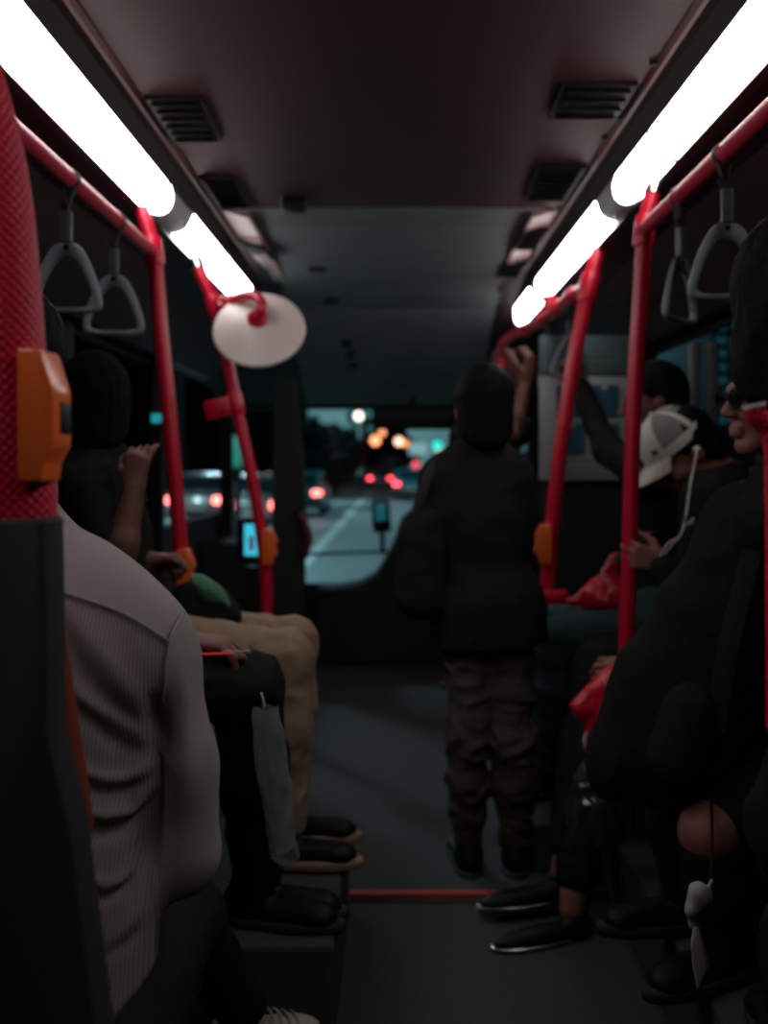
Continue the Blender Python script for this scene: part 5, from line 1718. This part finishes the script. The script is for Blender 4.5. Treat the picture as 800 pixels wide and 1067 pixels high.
# pale cloth hanging below the knee
t = thing('cloth', 'pale grey cloth hanging in folds below the bare knee', 'cloth', P(735, 1025, 1.72))
fl_ = Field(0.005)
fl_.cone(P(728, 930, 1.72), P(722, 945, 1.72), 0.017, 0.013, 0.01)
fl_.cone(P(728, 930, 1.72), P(736, 937, 1.72), 0.015, 0.010, 0.01)
fl_.cone(P(721, 946, 1.72), P(722, 966, 1.73), 0.011, 0.006, 0.01)
fl_.cone(P(738, 934, 1.72), P(741, 918, 1.73), 0.007, 0.004, 0.01)
build_field(fl_, 'gathered_top', M['grey_cloth'], t, (0.003, 40, (1, 1, 0.5)))
MB().tube(catmull([P(739, 922, 1.73), P(742, 880, 1.79), P(740, 815, 1.92)], 5), 0.003, 8).build('tie_cord', M['black_cloth'], t)
for nm_, poly_, dy_ in (('hanging_end', ((722, 966), (727, 966), (731, 985), (736, 1008), (726, 1030), (721, 1004), (720, 985)), 0.0),
                        ('hanging_end', ((725, 964), (731, 968), (736, 984), (739, 1000), (742, 1013), (734, 1014), (729, 990)), 0.018)):
    q_ = [tuple(P(a, b, 1.72)[[0, 2]]) for a, b in poly_]
    MB().prism(q_, 1.715 + dy_, 1.723 + dy_, bev=0.002).build(nm_, M['grey_cloth'], t)

# big black rucksack on the lap, in front of the cap wearer
t = thing('rucksack', 'large black rucksack on the lap in front of the right seats', 'rucksack', P(690, 835, 2.0))
fl_ = Field(0.009)
Yr = 2.02
for a, b, ra, rb in (((790, 560), (708, 780), 0.115, 0.12), ((712, 640), (664, 790), 0.07, 0.08), ((772, 535), (745, 600), 0.05, 0.06), ((640, 795), (745, 785), 0.05, 0.07), ((670, 700), (640, 800), 0.055, 0.05)):
    fl_.cone(P(*a, Yr), P(*b, Yr), ra, rb, 0.05)
build_field(fl_, 'bag_body', M['black_cloth'], t, (0.008, 9))
fl_ = Field(0.008)
fl_.cone(P(720, 740, 1.90), P(705, 790, 1.90), 0.055, 0.06, 0.03)
build_field(fl_, 'front_pocket', M['black_cloth'], t)
MB().tube(catmull([P(790, 545, 1.93), P(777, 600, 1.89), P(758, 680, 1.86), P(745, 760, 1.87)], 6), 0.016, 10, squash=(0.35, 1.4)).build('shoulder_strap', M['black_cloth'], t)
MB().tube(catmull([P(767, 520, 2.0), P(773, 505, 2.0), P(783, 508, 2.0), P(787, 525, 2.0)], 6), 0.008, 8).build('grab_loop', M['seat_black'], t)

# black glossy bag with bright edges by the shins
t = thing('handbag', 'glossy black bag with bright creases below the hanging red bag', 'bag', P(625, 880, 2.45))
fl_ = Field(0.006)
fl_.ell(P(622, 845, 2.45), (0.075, 0.06, 0.10), None, 0.02)
fl_.ell(P(622, 815, 2.45), (0.05, 0.035, 0.06), None, 0.03)
build_field(fl_, 'bag_body', mat('glossy_black_vinyl', (0.03, 0.03, 0.03), 0.18, 0.8), t, (0.010, 30, (1.3, 1, 0.6)))
MB().tube(catmull([P(610, 806, 2.43), P(622, 770, 2.44), P(645, 706, 2.45), P(650, 702, 2.45), P(640, 770, 2.43), P(634, 806, 2.43)], 6), 0.006, 8).build('handle', M['dark_leather'], t)

# the cap wearer's black shoes with bright piping, at the edge of the aisle
def piped_shoe(px, py, Y, dirv):
    f = nrm(dirv)
    u = V(0, 0, 1)
    r = np.cross(f, u)
    fr = (r, f, u)
    b = P(px, py, Y)
    fl_ = Field(0.005)
    fl_.ell(b + f * 0.03, (0.040, 0.13, 0.030), fr, 0.02)
    fl_.ell(b - f * 0.08 + u * 0.01, (0.036, 0.048, 0.045), fr, 0.02)
    fl_.cut(b - u * 0.018, -u)
    sh_ = build_field(fl_, 'shoe', M['dark_leather'], cap_person)
    fl_ = Field(0.005)
    fl_.ell(b + f * 0.03 - u * 0.018, (0.045, 0.145, 0.02), fr, 0.02)
    fl_.cut(b - u * 0.012, u)
    build_field(fl_, 'sole', M['seat_black'], sh_)
    pts = [b + f * (0.03 + 0.138 * math.cos(a)) + r * 0.042 * math.sin(a) - u * 0.006 for a in np.linspace(-2.2, 2.2, 26)]
    MB().tube(pts, 0.0026, 8).build('bright_piping', M['chrome'], sh_)


piped_shoe(556, 934, 2.72, V(-0.8, -0.25, 0))
piped_shoe(572, 974, 2.56, V(-0.8, -0.3, 0))

# ---- large near passenger at the right edge, mostly out of frame
person('person', 'person in black at the right edge, only dark hair and shoulder showing', dict(
    pelvis=V(0.80, 1.16, 0.50), neck=V(0.60, 1.18, 1.16), sL=V(0.56, 1.16, 1.05), sR=V(0.90, 1.18, 1.05),
    kL=V(0.70, 1.62, 0.46), kR=V(0.92, 1.62, 0.46), aL=V(0.70, 1.66, 0.30), aR=V(0.92, 1.66, 0.30),
    eL=V(0.50, 1.20, 0.80), wL=V(0.60, 1.42, 0.62), eR=V(0.93, 1.20, 0.80), wR=V(0.88, 1.42, 0.6),
    head=V(0.522, 1.20, 1.435), hf=V(0.6, 1, 0)), h=0.009, hair_long=0.05,
    hands=[dict(w=V(0.60, 1.42, 0.62), d=V(0.4, 1, -0.3), n=V(0.3, 0, -1), thumb=V(0, 0.4, 1), curl=0.4)])

# ---- man in the grey ribbed shirt, back to the camera
Yp = 1.2
def sh(px, py, Y=Yp):
    return P(px, py, Y)


M['shirt'] = bpy.data.materials.new('grey_ribbed_shirt')
M['shirt'].use_nodes = True
nt = M['shirt'].node_tree
b_ = nt.nodes['Principled BSDF']
b_.inputs['Base Color'].default_value = (0.23, 0.185, 0.19, 1)
b_.inputs['Roughness'].default_value = 0.9
b_.inputs['Specular IOR Level'].default_value = 0.1
tc = nt.nodes.new('ShaderNodeTexCoord')
wv = nt.nodes.new('ShaderNodeTexWave')
wv.bands_direction = 'X'
wv.inputs['Scale'].default_value = 85
wv.inputs['Distortion'].default_value = 0.3
wv.inputs['Detail'].default_value = 1
nt.links.new(tc.outputs['Object'], wv.inputs['Vector'])
rp = nt.nodes.new('ShaderNodeMapRange')
rp.inputs['From Min'].default_value = 0.0
rp.inputs['From Max'].default_value = 0.35
rp.inputs['To Min'].default_value = 0.55
rp.inputs['To Max'].default_value = 1.0
nt.links.new(wv.outputs['Fac'], rp.inputs['Value'])
sc_ = nt.nodes.new('ShaderNodeVectorMath')
sc_.operation = 'SCALE'
sc_.inputs[0].default_value = (0.24, 0.19, 0.195)
nt.links.new(rp.outputs[0], sc_.inputs['Scale'])
nt.links.new(sc_.outputs[0], b_.inputs['Base Color'])
bp_ = nt.nodes.new('ShaderNodeBump')
bp_.inputs['Strength'].default_value = 0.25
bp_.inputs['Distance'].default_value = 0.002
nt.links.new(wv.outputs['Fac'], bp_.inputs['Height'])
nt.links.new(bp_.outputs[0], b_.inputs['Normal'])
M['shirt_plain'] = mat('grey_shirt_yoke', (0.25, 0.21, 0.213), 0.9, 0.1, vary=0.05, vscale=300)

t = thing('person', 'person in grey ribbed shirt seen from behind, slumped in the near seat', 'person', sh(20, 1180))
pel, nk = V(-0.475, 1.17, 0.46), sh(8, 512, 1.26)
waist, chest = sh(20, 930, 1.17), sh(45, 720, 1.20)
sR, sL = sh(150, 675, 1.24), V(-0.70, 1.24, 1.03)
eR, wR = sh(186, 892, 1.22), V(-0.39, 1.48, 0.66)
eL, wL = V(-0.76, 1.24, 0.80), V(-0.62, 1.48, 0.70)
hd = sh(-3, 392, 1.30)
hL, hR = pel - V(0.1, 0, 0), pel + V(0.1, 0, 0)
kL, kR = V(-0.56, 1.68, 0.46), V(-0.37, 1.68, 0.46)
aL, aR = V(-0.54, 1.90, 0.08), V(-0.315, 2.0, 0.112)
fr = (V(1, 0, 0), V(0, 1, 0), V(0, 0, 1))
b = Field(0.007)
b.ell(pel, (0.14, 0.10, 0.12), fr, 0.06).ell(waist + V(0, 0.03, 0), (0.10, 0.06, 0.18), fr, 0.06).ell(chest + V(-0.03, 0.04, 0), (0.11, 0.06, 0.17), fr, 0.06)
b.cone(sL, sR, 0.04, 0.04, 0.06).cone((sL + sR) / 2, nk, 0.07, 0.055, 0.05).cone(nk, hd - V(0, 0.0, 0.075), 0.056, 0.052, 0.03)
head_prims(b, hd, V(0.2, 1, -0.15), V(0, 0.15, 1))
for s_, e_, w_ in ((sR, eR, wR), (sL, eL, wL)):
    b.cone(s_, e_, 0.042, 0.036, 0.03).cone(e_, w_, 0.037, 0.026, 0.03)
for h_, k_, a_ in ((hL, kL, aL), (hR, kR, aR)):
    b.cone(h_, k_, 0.07, 0.05, 0.04).cone(k_, a_, 0.05, 0.036, 0.03)
hand_prims(b, wR, V(-0.5, 0.8, -0.3), V(-0.3, 0, -1), V(-0.5, 0, 1), 0.45)
hand_prims(b, wL, V(0.5, 0.8, -0.3), V(0.3, 0, -1), V(0.5, 0, 1), 0.45)
build_field(b, 'body', M['skin'], t)
hair_mesh(hd, V(0.2, 1, -0.15), V(0, 0.15, 1), t)

# shirt: torso, right sleeve to the elbow and past it, hem hanging over the seat edge
s = Field(0.0052)
s.ell(waist, (0.145, 0.115, 0.22), fr, 0.06)
s.ell(sh(28, 735, 1.20), (0.155, 0.115, 0.20), fr, 0.08)
s.ell(sh(30, 655, 1.235), (0.165, 0.11, 0.11), fr, 0.07)
s.cone(sL, (sL + sR) / 2, 0.062, 0.07, 0.06)
s.cone(sh(50, 640, 1.235), sh(138, 692, 1.235), 0.078, 0.074, 0.07)
s.cone(sh(20, 585, 1.25), sh(130, 682, 1.24), 0.05, 0.066, 0.06)
s.cone(nk + V(0, 0, -0.05), nk + V(-0.01, 0.01, 0.0), 0.065, 0.055, 0.05)
s.cone(sh(146, 700, 1.235), sh(172, 800, 1.22), 0.070, 0.064, 0.022)
s.cone(sh(172, 800, 1.22), sh(186, 884, 1.22), 0.064, 0.051, 0.02)
s.cone(eR, eR + (wR - eR) * 0.85, 0.047, 0.042, 0.02)
s.cone(sL, eL, 0.066, 0.056, 0.04)
s.cone(eL, eL + (wL - eL) * 0.85, 0.052, 0.042, 0.04)
s.cone(sh(40, 930, 1.17), sh(70, 1040, 1.15), 0.115, 0.10, 0.05)
s.cone(sh(118, 940, 1.17), sh(118, 1010, 1.16), 0.040, 0.030, 0.05)
s.cut(sh(130, 1035, 1.15), nrm(V(0.62, 0, -0.78)), 0.01)
s.cut(V(-0.5, 1.15, 0.53), V(0, 0, -1), 0.01)
s.cut(nk + V(0, 0, 0.035), V(0, 0.2, 1), 0.01)
FOLDS = [  # (polyline in photo pixels, height in m, half width in m) pressed into the cloth facing the camera
    ([(55, 640), (80, 690), (110, 730), (150, 770)], -0.007, 0.014), ([(60, 620), (95, 670), (130, 715), (165, 760)], 0.006, 0.016),
    ([(60, 705), (90, 730), (130, 755), (160, 775)], 0.007, 0.010), ([(58, 725), (90, 748), (125, 775), (158, 790)], -0.006, 0.010),
    ([(78, 800), (110, 812), (145, 805), (165, 792)], 0.007, 0.008), ([(80, 815), (112, 826), (148, 818), (166, 802)], -0.006, 0.008),
    ([(80, 846), (110, 850), (140, 842), (158, 826)], 0.009, 0.006), ([(80, 860), (110, 866), (142, 856), (160, 838)], -0.011, 0.010),
    ([(90, 915), (108, 922), (126, 915), (138, 900)], 0.007, 0.006), ([(90, 930), (110, 936), (128, 926), (140, 908)], -0.006, 0.007),
    ([(164, 735), (168, 765), (166, 800), (160, 850), (158, 890)], -0.032, 0.015), ([(176, 790), (178, 830), (176, 880)], -0.014, 0.014), ([(172, 745), (182, 770), (178, 795)], -0.009, 0.008),
    ([(160, 760), (172, 785), (180, 810)], 0.006, 0.008), ([(185, 690), (192, 740), (200, 800)], 0.004, 0.012),
    ([(205, 700), (214, 760), (218, 830)], -0.003, 0.012), ([(110, 985), (130, 965), (145, 945)], 0.004, 0.01), ([(105, 1000), (128, 985), (148, 965)], -0.004, 0.008)]


def shirt_post(v, f):
    n = vnormals(v, f)
    px = VX + v[:, 0] / v[:, 1] * F
    pz = VY + (EYE - v[:, 2]) / v[:, 1] * F
    facing = np.clip(-n[:, 1] * 1.6 + 0.15, 0, 1)
    d_ = np.zeros(len(v))
    for pl, a, w in FOLDS:
        q = np.array(catmull([V(x, y, 0) for x, y in pl], 6))[:, :2]
        best = np.full(len(v), 1e9)
        tt = np.zeros(len(v))
        for i in range(len(q) - 1):
            ab = q[i + 1] - q[i]
            tx = np.clip(((px - q[i][0]) * ab[0] + (pz - q[i][1]) * ab[1]) / (ab @ ab), 0, 1)
            dd = np.hypot(px - q[i][0] - tx * ab[0], pz - q[i][1] - tx * ab[1])
            m = dd < best
            best[m] = dd[m]
            tt[m] = ((i + tx) / (len(q) - 1))[m]
        taper = np.sin(np.pi * np.clip(tt * 0.9 + 0.08, 0, 1)) ** 0.6
        d_ += a * np.exp(-(best / F * Yp / w) ** 2) * taper
    v = v + n * (d_ * facing)[:, None]
    return wrinkle(v, f, 0.0022, 10, (1, 1, 0.6), 4.0)


v_, f_ = s.mesh()
v_ = shirt_post(v_, f_)
shirt = link_mesh('shirt', v_, f_, M['shirt'], t)
shirt.data.materials.append(M['shirt_plain'])
shirt.data.materials.append(M['shirt_seam'] if 'shirt_seam' in M else M['shirt_plain'])
# yoke and sleeve are cut from plain cloth: faces above the yoke seam / outside the armhole seam
cen = v_[f_].mean(1)
cpx = VX + cen[:, 0] / cen[:, 1] * F
cpz = VY + (EYE - cen[:, 2]) / cen[:, 1] * F
yoke = cpz < np.interp(cpx, [-200, 20, 57, 110, 150, 175, 300], [640, 612, 615, 632, 652, 668, 760])
sleeve = cpx > np.interp(cpz, [600, 640, 668, 720, 760, 1100], [230, 188, 178, 168, 170, 172])
sleeve |= (cen[:, 0] > eR[0] - 0.03) & (cen[:, 1] > 1.3)
shirt.data.polygons.foreach_set('material_index', np.where(yoke | sleeve, 1, 0).astype(np.int32))


def front_of(px, py):
    """point on the shirt surface seen at a photo pixel"""
    fx = VX + v_[:, 0] / v_[:, 1] * F
    fz = VY + (EYE - v_[:, 2]) / v_[:, 1] * F
    m = (np.hypot(fx - px, fz - py) < 7)
    if not m.any():
        return P(px, py, Yp)
    return P(px, py, v_[m][:, 1].min())


for pts_ in ([(57, 615), (80, 622), (110, 632), (135, 643), (155, 655), (176, 669)], [(190, 640), (182, 655), (177, 669), (172, 700), (169, 730)]):
    MB().tube(catmull([front_of(*p) + V(0, 0.0008, 0) for p in pts_], 5), 0.0022, 6).build('seam', M['shirt_plain'], shirt)
# dark trousers and white canvas shoes
tr = Field(0.009)
tr.ell(pel, (0.16, 0.125, 0.13), fr, 0.06)
for h_, k_, a_ in ((hL, kL, aL), (hR, kR, aR)):
    tr.cone(h_, k_, 0.085, 0.064, 0.05).cone(k_, k_ + (a_ - k_) * 0.93, 0.064, 0.052, 0.03)
build_field(tr, 'trousers', M['black_cloth'], t, (0.005, 12))
shoe('shoe', aR, V(0.75, 0.25, 0), t, 'white_shoe', 'cap_white', s=0.88, laces=True)
shoe('shoe', aL, V(-0.1, 1, 0), t, 'white_shoe', 'cap_white', laces=True)
